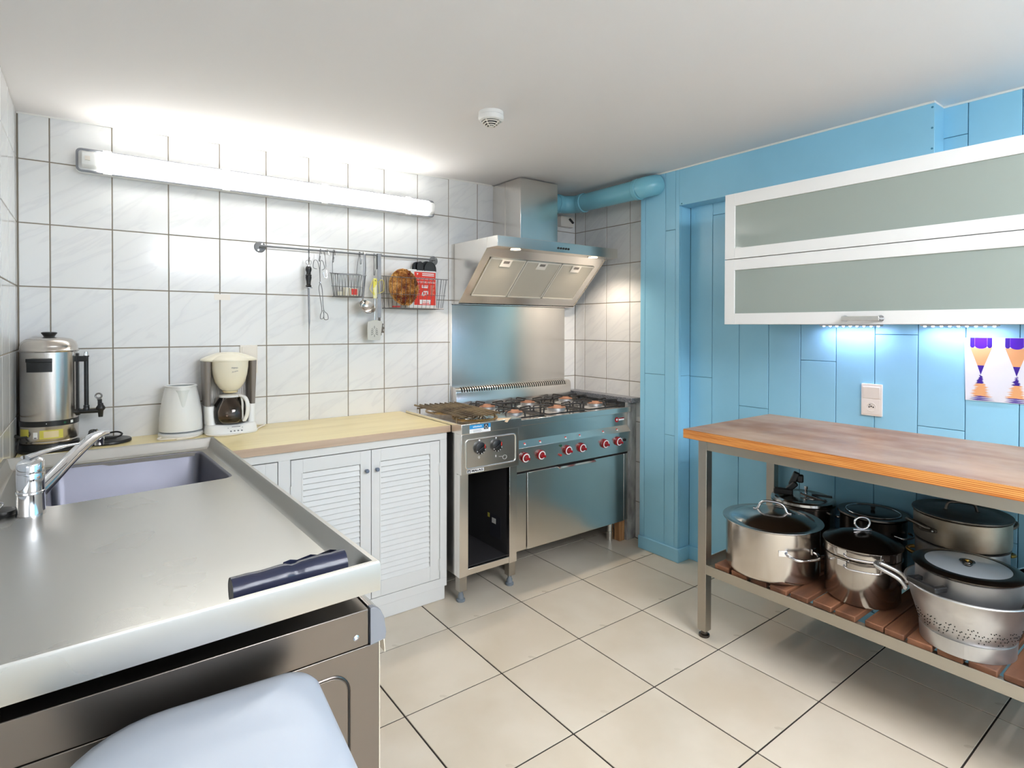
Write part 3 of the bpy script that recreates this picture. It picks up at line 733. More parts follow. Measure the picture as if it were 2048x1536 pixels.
# black round hot plate base beside the urn
kx, ky = .062, 2.843
KB = thing('round_power_base', 'flat black round appliance base with a coiled cord right of the urn', 'power base', (kx, ky, ZT))
obj('disc', M().lathe((kx, ky, ZT), [(0, .0005), (.074, .0005), (.079, .003), (.079, .010), (.076, .014), (.03, .015), (.028, .018), (0, .018)], 44), 'black_plastic', KB)
obj('cord', M().tube(smooth_path([(.02, 2.81, ZT + .022), (.05, 2.80, ZT + .026), (.09, 2.815, ZT + .024), (.108, 2.845, ZT + .03), (.09, 2.872, ZT + .036), (.05, 2.88, ZT + .030), (.02, 2.862, ZT + .024), (.03, 2.832, ZT + .022), (.075, 2.826, ZT + .022)], 6), .0036, 8), 'black_plastic', KB)

# white jug kettle
ex, ey = .318, 2.838
K_ = thing('electric_kettle', 'white plastic jug kettle without lid between the urn and the coffee maker', 'kettle', (ex, ey, ZT))
obj('power_base', M().lathe((ex, ey, ZT), [(0, .0005), (.083, .0005), (.086, .006), (.085, .016), (.076, .022), (0, .022)], 44), 'white_plastic', K_)
obj('cord', M().tube(smooth_path([(ex + .07, 2.80, ZT + .004), (.36, 2.75, ZT + .004), (.31, 2.738, ZT + .004), (.265, 2.745, ZT + .005), (.236, 2.758, ZT + .004), (.226, 2.775, ZT + .006), (.240, 2.79, ZT + .008)], 5), .0034, 8).box(.29, .33, 2.732, 2.742, ZT + .0006, ZT + .009), 'ivory_plastic', K_)
prof = [(.082, .026), (.0825, .034), (.0805, .080), (.077, .120), (.071, .155), (.064, .190), (.058, .214)]
def kring(r, z, spout=0, tilt=0):
    out = []
    for i in range(48):
        a = 2 * PI * i / 48; rr_ = r
        front = max(0, math.cos(a + PI / 2))      # toward -y (camera)
        rr_ += spout * max(0, (front - .72) / .28)
        out.append((ex + rr_ * math.cos(a), ey + rr_ * .98 * math.sin(a), ZT + z))
    return out
body = [kring(r, z, .010 * max(0, (z - .13) / .085)) for r, z in prof]
obj('lower_ring', M().lathe((ex, ey, ZT), [(.080, .0225), (.0815, .024), (.0815, .0262), (.079, .027)], 44), 'grey_rubber', K_)
obj('jug', M().loft(body + [kring(r - .003, z, .010 * max(0, (z - .13) / .085)) for r, z in reversed(prof[1:])] + [kring(.079 - .003, .034)], cap=False).add(kring(.076, .034), [tuple(range(48))]), 'white_plastic', K_, ang=60)
obj('rim', M().tube([(p[0], p[1], p[2] + .001) for p in kring(.0585, .215, .012)], .0036, 8, True), 'white_plastic', K_)
obj('lining', M().loft([kring(r - .0034, z, .010 * max(0, (z - .13) / .085)) for r, z in prof[1:]], cap=False), 'kettle_inside', K_, ang=60)
rg = M()
vs = []
for i in range(9):
    t = i / 8; ang = -PI / 2 - .62 + 1.24 * t; w_ = math.sin(t * PI)
    vs.append([(ex + r_ * math.cos(ang), ey + r_ * math.sin(ang), ZT + z_) for r_, z_ in ((.0595 + .010 * w_, .2165), (.0615 + .0125 * w_, .2155), (.064 + .010 * w_, .205 - .004 * w_), (.060 + .008 * w_, .205 - .004 * w_))])
rg.loft(vs)
obj('spout_lip', rg, 'white_plastic', K_, ang=60)
sm = M()
N = 12; P0 = []
for j in range(N + 1):
    t = j / N; z = .205 - .075 * t; hw = .56 * (1 - t) ** .75 * .9 + .02
    rbase = .061 + (.205 - z) * .18
    row = []
    for i in range(9):
        u = -1 + 2 * i / 8; ang = -PI / 2 + u * hw; rr_ = rbase + .0100 * (1 - t) * (1 - u * u) + .0018
        row.append((ex + rr_ * math.cos(ang), ey + rr_ * .98 * math.sin(ang), ZT + z))
    P0.append(row)
vs = [p for r_ in P0 for p in r_]; fs = [(j * 9 + i, j * 9 + i + 1, (j + 1) * 9 + i + 1, (j + 1) * 9 + i) for j in range(N) for i in range(8)]
sm.add(vs, fs); obj('spout', sm, 'kettle_spout', K_, ang=60)
hd = smooth_path([(ex + .030, ey + .052, ZT + .205), (ex + .044, ey + .074, ZT + .20), (ex + .064, ey + .074, ZT + .15), (ex + .074, ey + .064, ZT + .09), (ex + .072, ey + .040, ZT + .055)], 6)
obj('handle', M().tube(hd, .0085, 10), 'white_plastic', K_, ang=60)

# coffee maker
qx, qy = .507, 2.815
CM = thing('coffee_maker', 'cream filter coffee maker with grey side pillars on the worktop', 'coffee maker', (qx, qy, ZT))
def sup(hx, y0, y1, z, n=40, p=.55, cx=qx):
    cy = (y0 + y1) / 2; hy = (y1 - y0) / 2
    return [(cx + hx * math.copysign(abs(math.cos(t)) ** p, math.cos(t)), cy + hy * math.copysign(abs(math.sin(t)) ** p, math.sin(t)), ZT + z) for t in [2 * PI * i / n for i in range(n)]]
obj('base', M().loft([sup(.104, 2.718, 2.905, .0005), sup(.106, 2.716, 2.906, .004), sup(.1055, 2.717, 2.906, .010), sup(.102, 2.726, 2.906, .030), sup(.099, 2.735, 2.905, .040), sup(.096, 2.741, 2.904, .043)]), 'white_plastic', CM, ang=50)
for s in (-1, 1):
    obj('foot_pillar', M().loft([sup(.021, 2.765, 2.90, .043, cx=qx + s * .081), sup(.019, 2.78, 2.90, .122, cx=qx + s * .0835)]), 'white_plastic', CM, ang=50)
    obj('side_pillar', M().loft([sup(.0115, 2.785, 2.90, .122, cx=qx + s * .0905), sup(.0145, 2.783, 2.90, .240, cx=qx + s * .0925), sup(.0165, 2.780, 2.90, .318, cx=qx + s * .0925)]), 'taupe_plastic', CM, ang=50)
obj('water_tank', M().loft([sup(.0825, 2.868, 2.906, .043, p=.4), sup(.0825, 2.868, 2.906, .318, p=.4)]), 'white_plastic', CM, ang=50)
rb = M()
for i in range(17): rb.box(qx - .066 + i * .0082, qx - .066 + i * .0082 + .003, 2.8645, 2.869, ZT + .13, ZT + .31)
obj('tank_ribs', rb, 'ivory_plastic', CM)
hy_ = 2.795
obj('filter_holder', M().lathe((qx - .003, hy_, ZT), [(0, .184), (.020, .184), (.030, .187), (.045, .200), (.060, .225), (.069, .258), (.0735, .29), (.0745, .318)], 44), 'cream_plastic', CM, ang=70)
obj('drip_spout', M().lathe((qx - .003, hy_, ZT), [(0, .176), (.026, .177), (.031, .182), (.031, .1865)], 32), 'cream_stain', CM)
text('brand_lettering', 'PRIMO', .0095, 'grey_plastic', CM, (qx + .002, hy_ - .0745, ZT + .291), (1, 0, 0), (0, .12, 1), width=.025)
text('brand_script', 'Aroma', .0085, 'grey_plastic', CM, (qx + .003, hy_ - .0738, ZT + .276), (1, 0, .25), (-.2, .12, 1), width=.025)
obj('lid', M().loft([sup(.110, 2.770, 2.906, .318), sup(.1125, 2.768, 2.907, .321), sup(.1115, 2.769, 2.907, .327), sup(.095, 2.775, 2.905, .335), sup(.07, 2.785, 2.90, .345), sup(.045, 2.80, 2.89, .353), sup(.02, 2.82, 2.87, .356)]), 'cream_plastic', CM, ang=70)
obj('lid_front', M().lathe((qx - .003, hy_ + .003, ZT), [(.0765, .316), (.078, .319), (.078, .324), (.072, .330), (.055, .340), (.03, .349), (0, .352)], 40), 'cream_plastic', CM, ang=70)
obj('display', M().obox((qx + .008, 2.7285, ZT + .029), ((1, 0, 0), (0, .22, .97), (0, -.97, .22)), (.017, .005, .0012)), 'dark_print', CM)
for i in range(4): obj('button', M().cyl((qx - .014 + i * .0145, 2.7245, ZT + .0165), (qx - .014 + i * .0145, 2.7185, ZT + .0155), .0036, n=14), 'grey_plastic', CM)
for s in (-.024, .033): obj('indicator', M().cyl((qx + s, 2.729, ZT + .029), (qx + s, 2.7255, ZT + .0285), .002, n=10), 'grey_plastic', CM)
obj('cord', M().tube(smooth_path([(.60, 2.895, ZT + .012), (.645, 2.902, ZT + .005), (.668, 2.88, ZT + .004), (.64, 2.84, ZT + .004), (.60, 2.77, ZT + .004), (.52, 2.7085, ZT + .004), (.44, 2.7115, ZT + .004), (.405, 2.76, ZT + .004), (.415, 2.80, ZT + .004)], 6), .0034, 8), 'ivory_plastic', CM)
CF = thing('coffee_carafe', 'glass coffee carafe with white handle standing in the coffee maker', 'carafe', (qx, hy_, ZT + .0445))
cz = ZT + .0445
gp_ = [(0, .001), (.066, .001), (.071, .006), (.0735, .03), (.072, .055), (.062, .085), (.048, .108), (.043, .116)]
obj('jug', M().lathe((qx - .003, hy_, cz), gp_ + [(r - .0018, z + (.0018 if z < .01 else 0)) for r, z in reversed(gp_[1:])] + [(0, .003)], 44), 'carafe_glass', CF, ang=60)
obj('collar', M().lathe((qx - .003, hy_, cz), [(.0425, .114), (.046, .115), (.046, .123), (.03, .127), (0, .128)], 36), 'white_plastic', CF)
ho = smooth_path([(qx + .030, hy_ - .036, cz + .121), (qx + .046, hy_ - .062, cz + .112), (qx + .053, hy_ - .078, cz + .08), (qx + .050, hy_ - .078, cz + .04), (qx + .040, hy_ - .070, cz + .012)], 6)
hm = M(); rings = []
for i, p in enumerate(ho):
    d = (ho[min(i + 1, len(ho) - 1)] - ho[max(i - 1, 0)]).normalized(); out = Vector((.53, -.85, 0)); sd = Vector((.85, .53, 0)); up = d.cross(sd)
    rings.append([tuple(p + sd * (.009 * math.copysign(abs(math.cos(a)) ** .6, math.cos(a))) + up * (.0055 * math.copysign(abs(math.sin(a)) ** .6, math.sin(a)))) for a in [2 * PI * q / 16 for q in range(16)]])
hm.loft(rings); obj('handle', hm, 'white_plastic', CF, ang=60)
obj('handle_foot', M().tube(smooth_path([(qx + .040, hy_ - .070, cz + .012), (qx + .036, hy_ - .062, cz + .02), (qx + .035, hy_ - .058, cz + .05), (qx + .036, hy_ - .055, cz + .09), (qx + .034, hy_ - .045, cz + .118)], 5), .0045, 8), 'white_plastic', CF)

# wall switch behind the coffee maker
WS = thing('wall_switch', 'ivory double wall switch on the tiles behind the coffee maker', 'switch', (.608, YB, 1.155))
obj('plate', M().prism(rr(.570, .646, 1.089, 1.224, .004), 'y', YB - .010, YB - .0003), 'ivory_plastic', WS, bevel=.0015)
for z0, z1 in ((1.160, 1.216), (1.097, 1.153)): obj('rocker', M().prism([(YB - .0102, z0), (YB - .012, z0), (YB - .0155, z1), (YB - .0102, z1)], 'x', .577, .639), 'ivory_plastic', WS, bevel=.001)
obj('sticker_residue', M().box(.463, .53, YB - .0008, YB - .0002, 1.435, 1.462), 'ivory_plastic', wall_back)

# ================================================================== utensil rail
YR, ZRL = YB - .05, 1.694
RL = thing('utensil_rail', 'thin grey steel rail fixed to the tiles below the lamp', 'rail', (1.12, YB, 1.70))
obj('rod', M().tube(smooth_path([(.660, YB - .002, ZRL), (.662, YB - .035, ZRL), (.675, YR, ZRL), (.72, YR, ZRL)], 5) + smooth_path([(1.53, YR, ZRL), (1.575, YR, ZRL), (1.588, YB - .035, ZRL), (1.59, YB - .002, ZRL)], 5), .0048, 10), 'rail_grey', RL, ang=60)
for xx in (.660, 1.602):
    fl_ = obj('flange', M().lathe((xx, YB, ZRL), [(0, .006), (.020, .006), (.026, .003), (.027, .0002)], 28, None, (Vector((1, 0, 0)), Vector((0, 0, 1)), Vector((0, -1, 0)))), 'rail_grey', RL)
    for s in (-1, 1): obj('screw', M().cyl((xx + s * .008, YB - .005, ZRL + s * .015), (xx + s * .008, YB - .008, ZRL + s * .015), .0032, n=10), 'chrome', fl_)
def s_hook(x, drop, name_label, lean=0, yo=0, w=.009):
    r_ = .0075; y = YR + yo
    p = [(x - .004, y - r_ - .001, ZRL - .018)]
    p += [(x, y + r_ * math.cos(PI - t), ZRL + r_ * math.sin(t)) for t in [PI * i / 8 for i in range(9)]]
    p = [(x + a * 0, b_, c) for a, b_, c in p]
    p += [(x + lean * .5, y + r_ * .3, ZRL - drop * .5)]
    e = Vector((x + lean, y - .001, ZRL - drop))
    p += [tuple(e + Vector((0, r_ * math.cos(t), -r_ * math.sin(t)))) for t in [0 + PI * i / 8 for i in range(9)]]
    p += [tuple(e + Vector((.002, -r_ - .001, .018)))]
    return tag(obj('s_hook', M().tube(p, .0018, 8), 'zinc_wire', loc=(x, YR, ZRL - drop)), name_label, 'hook', 'hooks on the utensil rail')
s_hook(.876, .055, 'steel S-hook on the rail carrying the sharpening steel')
s_hook(.934, .046, 'steel S-hook on the rail carrying the wire tongs', -.006)
s_hook(1.218, .100, 'long steel S-hook on the rail carrying the yellow-handled spatula', 0)
s_hook(1.005, .046, 'steel S-hook at the left end of the small wire basket', -.008)
s_hook(1.138, .046, 'steel S-hook at the right end of the small wire basket', .006)
p = [(.972, YR - .012, ZRL - .020)] + [(.962 + .010 * math.cos(t), YR - .004 * math.sin(t) , ZRL + .0075 * math.sin(t) + .001) for t in [PI * i / 8 for i in range(9)]] + [(.953, YR - .010, ZRL - .03), (.962, YR - .012, ZRL - .12)]
p += [(.962 - .007 + .0075 * math.cos(t), YR - .012, ZRL - .130 - .0075 * math.sin(t)) for t in [PI * i / 8 for i in range(9)]] + [(.943, YR - .012, ZRL - .11)]
tag(obj('butcher_hook', M().tube(p, .0027, 8), 'chrome', loc=(.955, YR, ZRL - .14)), 'large empty steel hook hanging between the tongs and the small basket', 'hook', 'hooks on the utensil rail')
# sharpening steel
hx = .874; hy = YR - .002
SS = thing('sharpening_steel', 'sharpening steel with turned black handle hanging on the rail', 'sharpening steel', (hx, hy, 1.302))
obj('ring', M().tube([(hx + .014 * math.cos(t), hy, 1.631 + .012 * math.sin(t)) for t in [2 * PI * i / 24 for i in range(24)]], .0013, 6, True), 'chrome', SS)
obj('cap', M().lathe((hx, hy, 1.612), [(0, .009), (.004, .008), (.008, .003), (.008, 0)], 20), 'chrome', SS)
obj('handle', M().lathe((hx, hy, 1.509), [(.009, 0), (.0145, .002), (.0135, .006), (.010, .012), (.011, .026), (.0145, .046), (.0148, .050), (.0135, .051), (.0135, .054), (.0148, .055), (.0148, .059), (.012, .062), (.0105, .070), (.0145, .084), (.0145, .092), (.012, .100), (.006, .104), (0, .104)], 24), 'black_plastic', SS, ang=50)
obj('guard', M().lathe((hx, hy, 1.500), [(0, 0), (.012, .001), (.0195, .003), (.0195, .006), (.012, .0085), (0, .009)], 24), 'chrome', SS)
obj('rod', M().cyl((hx, hy, 1.501), (hx + .003, hy, 1.335), .0047, .0042, 14).cyl((hx + .003, hy, 1.335), (hx + .003, hy, 1.300), .0042, .0015, 14), 'zinc_wire', SS)
# wire tongs
WT = thing('wire_tongs', 'pair of thin wire serving tongs with looped ends hanging on the rail', 'tongs', (.935, YR, 1.35))
yy = YR - .012
obj('left_handle', M().tube(smooth_path([(.925, yy, 1.60), (.915, yy, 1.638), (.902, yy, 1.644), (.895, yy, 1.630), (.895, yy, 1.605), (.912, yy, 1.600)], 5) , .0016, 6), 'zinc_wire', WT)
obj('right_handle', M().tube(smooth_path([(.926, yy - .004, 1.535), (.926, yy - .004, 1.60), (.930, yy - .003, 1.640), (.940, yy - .003, 1.640), (.949, yy - .003, 1.606), (.936, yy - .003, 1.596)], 5), .0016, 6), 'zinc_wire', WT)
obj('arm', M().tube(smooth_path([(.925, yy, 1.60), (.927, yy - .002, 1.535), (.922, yy, 1.500), (.936, yy, 1.40), (.929, yy, 1.37), (.930, yy, 1.352), (.942, yy, 1.354), (.946, yy, 1.372), (.941, yy, 1.395)], 5), .0017, 6), 'zinc_wire', WT)
obj('arm', M().tube(smooth_path([(.926, yy - .004, 1.535), (.936, yy - .005, 1.50), (.943, yy - .005, 1.40), (.962, yy - .006, 1.375), (.965, yy - .006, 1.350), (.946, yy - .006, 1.350), (.944, yy - .006, 1.385)], 5), .0017, 6), 'zinc_wire', WT)
obj('pivot_coil', M().cyl((.927, yy + .002, 1.533), (.927, yy - .008, 1.533), .004, n=14), 'zinc_wire', WT)
# wire baskets
def basket(name, label, x0, x1, bx0, bx1, ztop, zbot, ytop, ybot, nx, hang, hz):
    B = thing(name, label, 'basket', ((x0 + x1) / 2, YR, zbot))
    yb_ = YB - .022
    fr = M()
    top = [(x0, yb_, ztop), (x1, yb_, ztop), (x1 + .006, ytop, ztop - .012), (x0 + .012, ytop, ztop - .012)]
    fr.tube(top, .0021, 6, True)
    bot = [(bx0, yb_ - .004, zbot), (bx1, yb_ - .004, zbot), (bx1, ybot, zbot), (bx0, ybot, zbot)]
    fr.tube(bot, .003, 6, True)
    mid = [tuple(Vector(a) * .45 + Vector(b_) * .55) for a, b_ in zip(top, bot)]
    fr.tube(mid, .0013, 6, True)
    obj('rim', fr, 'zinc_wire', B)
    wi = M()
    def wires(a0, a1, b0, b1, n):
        for i in range(n):
            t = (i + .5) / n
            wi.tube([Vector(a0).lerp(Vector(a1), t), Vector(b0).lerp(Vector(b1), t)], .0012, 5)
    wires(top[0], top[1], bot[0], bot[1], nx); wires(top[3], top[2], bot[3], bot[2], nx)
    wires(top[0], top[3], bot[0], bot[3], 4); wires(top[1], top[2], bot[1], bot[2], 4)
    wires(bot[0], bot[1], bot[3], bot[2], nx); wires(bot[0], bot[3], bot[1], bot[2], 4)
    obj('wire_mesh', wi, 'dark_wire', B)
    for xa, xb, zh in hang:
        obj('hanger', M().tube([(xa, YR - .009, zh), (xa, YR - .009, zh + .008), (xa, YR + .004, zh + .010), (xa, YR + .008, zh - .01), ((xa + xb) / 2, yb_ - .006, (zh + ztop) / 2 - .01), (xb, yb_ - .004, ztop)], .0016, 6), 'zinc_wire', B)
    return B
basket('wire_basket', 'small grey wire basket hanging at the middle of the rail', .990, 1.142, 1.004, 1.137, 1.588, 1.467, YB - .115, YB - .100, 9, ((1.0, 1.003, ZRL), (1.137, 1.13, ZRL)), 0)
basket('wire_basket', 'large grey wire basket at the right end of the rail', 1.256, 1.612, 1.275, 1.600, 1.588, 1.412, YB - .14, YB - .122, 13, ((1.256, 1.262, ZRL), (1.586, 1.598, ZRL)), 0)
def small_box(name, x0, x1, y0, y1, z0, z1, mt, label, cat): return tag(obj(name, M().box(x0, x1, y0, y1, z0, z1), mt, loc=((x0 + x1) / 2, (y0 + y1) / 2, z0), bevel=.001), label, cat)
small_box('small_carton', 1.048, 1.068, YB - .085, YB - .05, 1.471, 1.513, 'cream_plastic', 'upright cream carton in the small wire basket', 'carton')
bx_ = thing('match_box', 'cream box with a red label lying in the small wire basket', 'box', (1.09, YB - .07, 1.471))
obj('box', M().box(1.071, 1.113, YB - .092, YB - .055, 1.471, 1.510), 'cream_plastic', bx_, bevel=.001)
obj('red_label', M().box(1.078, 1.109, YB - .0928, YB - .092, 1.476, 1.506), 'red_print', bx_)
small_box('small_block', 1.015, 1.036, YB - .08, YB - .06, 1.471, 1.490, 'cream_plastic', 'low cream block at the left of the small wire basket', 'block')
# ladle
LD = thing('ladle', 'stainless steel soup ladle hanging right of the small basket', 'ladle', (1.16, YR - .02, 1.381))
lm = M(); rings = []
for t, w_ in ((0, .006), (.1, .0062), (.3, .0085), (.5, .0085), (.8, .0065), (.95, .005), (1, .0045)):
    p = Vector((1.160 - .011 * t ** 2, YR - .014, 1.694 - .240 * t)); rings.append([tuple(p + Vector((w_ * math.cos(a), .0022 * math.sin(a), 0))) for a in [2 * PI * q / 12 for q in range(12)]])
lm.loft(rings); obj('handle', lm, 'strip_steel', LD, ang=60)
obj('hook_end', M().tube(smooth_path([(1.160, YR - .014, 1.690), (1.160, YR - .006, 1.704), (1.160, YR + .006, 1.704), (1.160, YR + .008, 1.690)], 4), .003, 8), 'steel_z', LD)
ax_ = (Vector((.94, 0, -.28)).normalized(), Vector((.09, -.95, .30)).normalized(), None)
A1 = Vector((.95, -.05, -.26)).normalized(); D1 = Vector((.16, -.74, .62)); D1 = (D1 - A1 * D1.dot(A1)).normalized(); B1 = D1.cross(A1)
pr = [(.0005, -.034), (.015, -.032), (.028, -.025), (.038, -.012), (.0425, 0), (.0445, .0005), (.0432, .0015), (.040, -.002), (.036, -.011), (.027, -.0235), (.014, -.030), (.0005, -.032)]
obj('bowl', M().lathe((1.164, YR - .042, 1.418), pr, 36, None, (A1, B1, D1)), 'steel_pot', LD, ang=60)
obj('neck', M().tube([(1.149, YR - .014, 1.456), (1.1485, YR - .018, 1.444), (1.150, YR - .030, 1.434)], .0036, 8), 'steel_z', LD)
# slotted spatula with yellow handle
SL = thing('slotted_spatula', 'slotted steel spatula with patterned yellow handle', 'spatula', (1.213, YR - .02, 1.241))
ys = YR - .018
obj('handle', M().prism(rr(1.205, 1.224, 1.462, 1.568, .004), 'y', ys - .004, ys + .004), 'yellow_handle', SL, bevel=.001)
obj('hang_hole', M().cyl((1.2155, ys - .0045, 1.556), (1.2155, ys - .001, 1.556), .003, n=12), 'black_plastic', SL)
obj('shaft', M().cyl((1.2145, ys, 1.462), (1.212, ys, 1.345), .0042, n=12), 'chrome', SL)
hd = M()
slots = [(-.001, .073, -.001, .058, .0013)]
hd_poly = [(1.172, 1.337), (1.184, 1.341), (1.200, 1.345), (1.212, 1.347), (1.232, 1.345), (1.252, 1.341), (1.2545, 1.334), (1.244, 1.245), (1.239, 1.241), (1.180, 1.241), (1.173, 1.246), (1.170, 1.30)]
obj('blade', M().prism(hd_poly, 'y', ys - .0045, ys - .0025), 'spatula_steel', SL, bevel=.0006)
sl = M()
def slot(a, b_, r_=.0011): sl.cyl((a[0], ys - .0048, a[1]), (b_[0], ys - .0048, b_[1]), r_, n=6)
slot((1.210, 1.316), (1.210, 1.302)); slot((1.210, 1.270), (1.210, 1.258))
for k in range(3):
    for s in (-1, 1): slot((1.210 + s * .006, 1.296 - k * .010), (1.210 + s * .019, 1.288 - k * .010)); slot((1.210 + s * .008, 1.304 - k * .010), (1.210 + s * .018, 1.298 - k * .010), .0008)
obj('slots', sl, 'black_plastic', SL)
# flat steel fork with dark toothed head behind it
YF_ = thing('flat_meat_tongs', 'long flat steel tongs with a dark toothed head behind the spatula', 'tongs', (1.243, YR - .01, 1.26))
obj('strip', M().box(1.234, 1.2535, YR - .0095, YR - .0075, 1.36, 1.700).box(1.234, 1.2535, YR + .0075, YR + .0095, 1.62, 1.700).box(1.234, 1.2535, YR - .0095, YR + .0095, 1.7002, 1.702), 'strip_steel', YF_)
obj('neck', M().box(1.237, 1.250, YR - .010, YR - .006, 1.335, 1.361), 'aluminium_dark', YF_)
tp = []
for i in range(40):
    a = 2 * PI * i / 40; r_ = .028 + (.004 if i % 4 < 2 else -.003); tp.append((1.2405 + r_ * math.cos(a), 1.302 + r_ * 1.25 * math.sin(a)))
obj('toothed_head', M().prism(tp, 'y', YR - .011, YR - .008), 'aluminium_dark', YF_)
# yellow wire clip
YW = thing('yellow_wire_clip', 'yellow wire cutter with two open loops hanging behind the spatula handle', 'wire clip', (1.228, YR - .012, 1.48))
for pts in ([(1.238, ys, 1.550), (1.246, ys, 1.562), (1.262, ys, 1.560), (1.266, ys, 1.545), (1.264, ys, 1.502), (1.240, ys, 1.490)], [(1.205, ys + .006, 1.558), (1.196, ys + .004, 1.535), (1.188, ys + .004, 1.512), (1.196, ys + .004, 1.498), (1.206, ys + .006, 1.488)]):
    obj('loop', M().tube(pts, .0021, 8), 'yellow_wire', YW)
obj('spine', M().tube([(1.205, ys + .006, 1.558), (1.238, ys + .006, 1.550), (1.240, ys, 1.490), (1.206, ys + .006, 1.488)], .0018, 6), 'yellow_wire', YW)
# seed ornament in a shallow wicker bowl
ox, oy, oz = 1.372, YB - .084, 1.527
OR = thing('seed_ornament', 'round brown seed-covered ornament in a wicker bowl inside the large basket', 'ornament', (ox, oy, 1.415))
nrm = Vector((.22, -.97, .06)).normalized(); ua = nrm.cross(Vector((0, 0, 1))).normalized(); ub = ua.cross(nrm)
obj('wicker_bowl', M().lathe((ox - .006, oy + .010, oz), [(0, -.012), (.06, -.010), (.092, .004), (.098, .016), (.100, .020), (.096, .022), (.088, .012), (0, -.005)], 40, None, (ua, ub, nrm)), 'wicker', OR, ang=60)
sd = M(); rnd = random.Random(3)
for k in range(520):
    a = rnd.uniform(0, 2 * PI); rho = .094 * math.sqrt(rnd.random()); h_ = .028 * math.sqrt(max(0, 1 - (rho / .1) ** 2))
    c_ = Vector((ox, oy, oz)) + ua * (rho * math.cos(a)) + ub * (rho * math.sin(a) * 1.06) + nrm * (h_ + rnd.uniform(-.003, .004))
    s_ = rnd.uniform(.003, .0062); ax1 = Vector((rnd.gauss(0, 1), rnd.gauss(0, 1), rnd.gauss(0, 1))).normalized(); ax2 = ax1.orthogonal().normalized(); ax3 = ax1.cross(ax2)
    sd.add([c_ + ax1 * s_ * 1.4, c_ - ax1 * s_ * 1.4, c_ + ax2 * s_, c_ - ax2 * s_, c_ + ax3 * s_ * .8, c_ - ax3 * s_ * .8], [(0, 2, 4), (0, 4, 3), (0, 3, 5), (0, 5, 2), (1, 4, 2), (1, 3, 4), (1, 5, 3), (1, 2, 5)])
so = obj('seeds', sd, 'seeds', OR, smooth=False); so['kind'] = 'stuff'
obj('seed_core', M().lathe((ox, oy, oz), [(0, .026), (.05, .023), (.085, .010), (.094, -.004), (0, -.006)], 30, None, (ua, ub, nrm)), 'seeds', OR)
# fire blanket case
FB = thing('fire_blanket_case', 'white fire blanket case with red printed front in the large basket', 'fire blanket', (1.50, YB - .06, 1.415))
fz0, fz1, fx0_, fx1_ = 1.4155, 1.632, 1.416, 1.592; fyf = YB - .055
obj('case', M().prism(rr(fx0_, fx1_, fz0, fz1, .012), 'y', fyf, fyf + .026), 'white_plastic', FB, bevel=.004)
obj('red_front', M().box(1.452, 1.585, fyf - .0008, fyf, 1.434, 1.619), 'red_print', FB)
def ft(nm, s, zc_, w_, sz, xc=1.5185, mt='white_print'): text(nm, s, sz, mt, FB, (xc, fyf - .0009, zc_), (1, 0, 0), (0, 0, 1), .0002, w_)
ft('headline', 'VUURWERENDE DEKEN', 1.582, .126, .016)
ft('headline', 'COUVERTURE ANTI-FEU', 1.562, .126, .016)
for zc_ in (1.6105, 1.601): obj('print_line', M().box(1.500, 1.575, fyf - .0011, fyf - .0008, zc_ - .0026, zc_ + .0026), 'white_print', FB)
obj('maker_mark', M().prism([(1.466, 1.612), (1.476, 1.612), (1.471, 1.600)], 'y', fyf - .0011, fyf - .0008), 'white_print', FB)
for k in range(8):
    for xa, xb in ((1.466, 1.486), (1.552, 1.578)): obj('print_line', M().box(xa, xb - .004 * (k % 3), fyf - .0011, fyf - .0008, 1.543 - k * .0078, 1.5455 - k * .0078), 'cardboard', FB)
obj('pictogram', M().prism(rr(1.498, 1.536, 1.530, 1.547, .002), 'y', fyf - .0011, fyf - .0008), 'white_print', FB)
for k in range(3): obj('pictogram_mark', M().box(1.504 + k * .011, 1.509 + k * .011, fyf - .0014, fyf - .0011, 1.536, 1.5469), 'red_print', FB)
obj('pictogram', M().prism([(1.496, 1.487), (1.500, 1.505), (1.510, 1.513), (1.538, 1.514), (1.538, 1.496), (1.522, 1.492), (1.510, 1.485)], 'y', fyf - .0011, fyf - .0008), 'white_print', FB)
for k in range(2): obj('pictogram_mark', M().box(1.508 + k * .013, 1.516 + k * .013, fyf - .0014, fyf - .0011, 1.494, 1.5075), 'red_print', FB)
obj('logo_panel', M().box(1.485, 1.553, fyf - .0011, fyf - .0008, 1.439, 1.464), 'white_print', FB)
text('logo_lettering', 'mecito', .015, 'red_print', FB, (1.521, fyf - .0012, 1.455), (1, 0, 0), (0, 0, 1), .0002, .044)
obj('logo_bar', M().box(1.500, 1.545, fyf - .0014, fyf - .0011, 1.4425, 1.447), 'red_print', FB)
def strap(xa, xb, y, top, nm='pull_strap'):
    hw = (xb - xa) / 2; cx_ = (xa + xb) / 2
    pts = [(xa, y, 1.628)] + [(cx_ - hw * math.cos(t), y, top - hw * 1.2 + hw * 1.2 * math.sin(t)) for t in [PI * i / 10 for i in range(11)]] + [(xb, y, 1.628)]
    m_ = M(); rg = [[(p_[0], y - .008, p_[2]), (p_[0], y + .008, p_[2]), (p_[0] * .9 + cx_ * .1, y + .008, p_[2] - .003), (p_[0] * .9 + cx_ * .1, y - .008, p_[2] - .003)] for p_ in pts]
    m_.loft(rg); m_.prism([(p_[0], p_[2]) for p_ in pts], 'y', y - .006, y + .006)
    obj(nm, m_, 'black_plastic', FB, ang=60)
strap(1.452, 1.492, fyf + .019, 1.676); strap(1.467, 1.507, fyf + .004, 1.678); strap(1.500, 1.572, fyf + .019, 1.684); strap(1.512, 1.588, fyf + .004, 1.681)
small_box('red_scrap', 1.296, 1.338, YB - .118, YB - .10, 1.4155, 1.424, 'red_led', 'flat reddish packet at the bottom left of the large basket', 'packet')
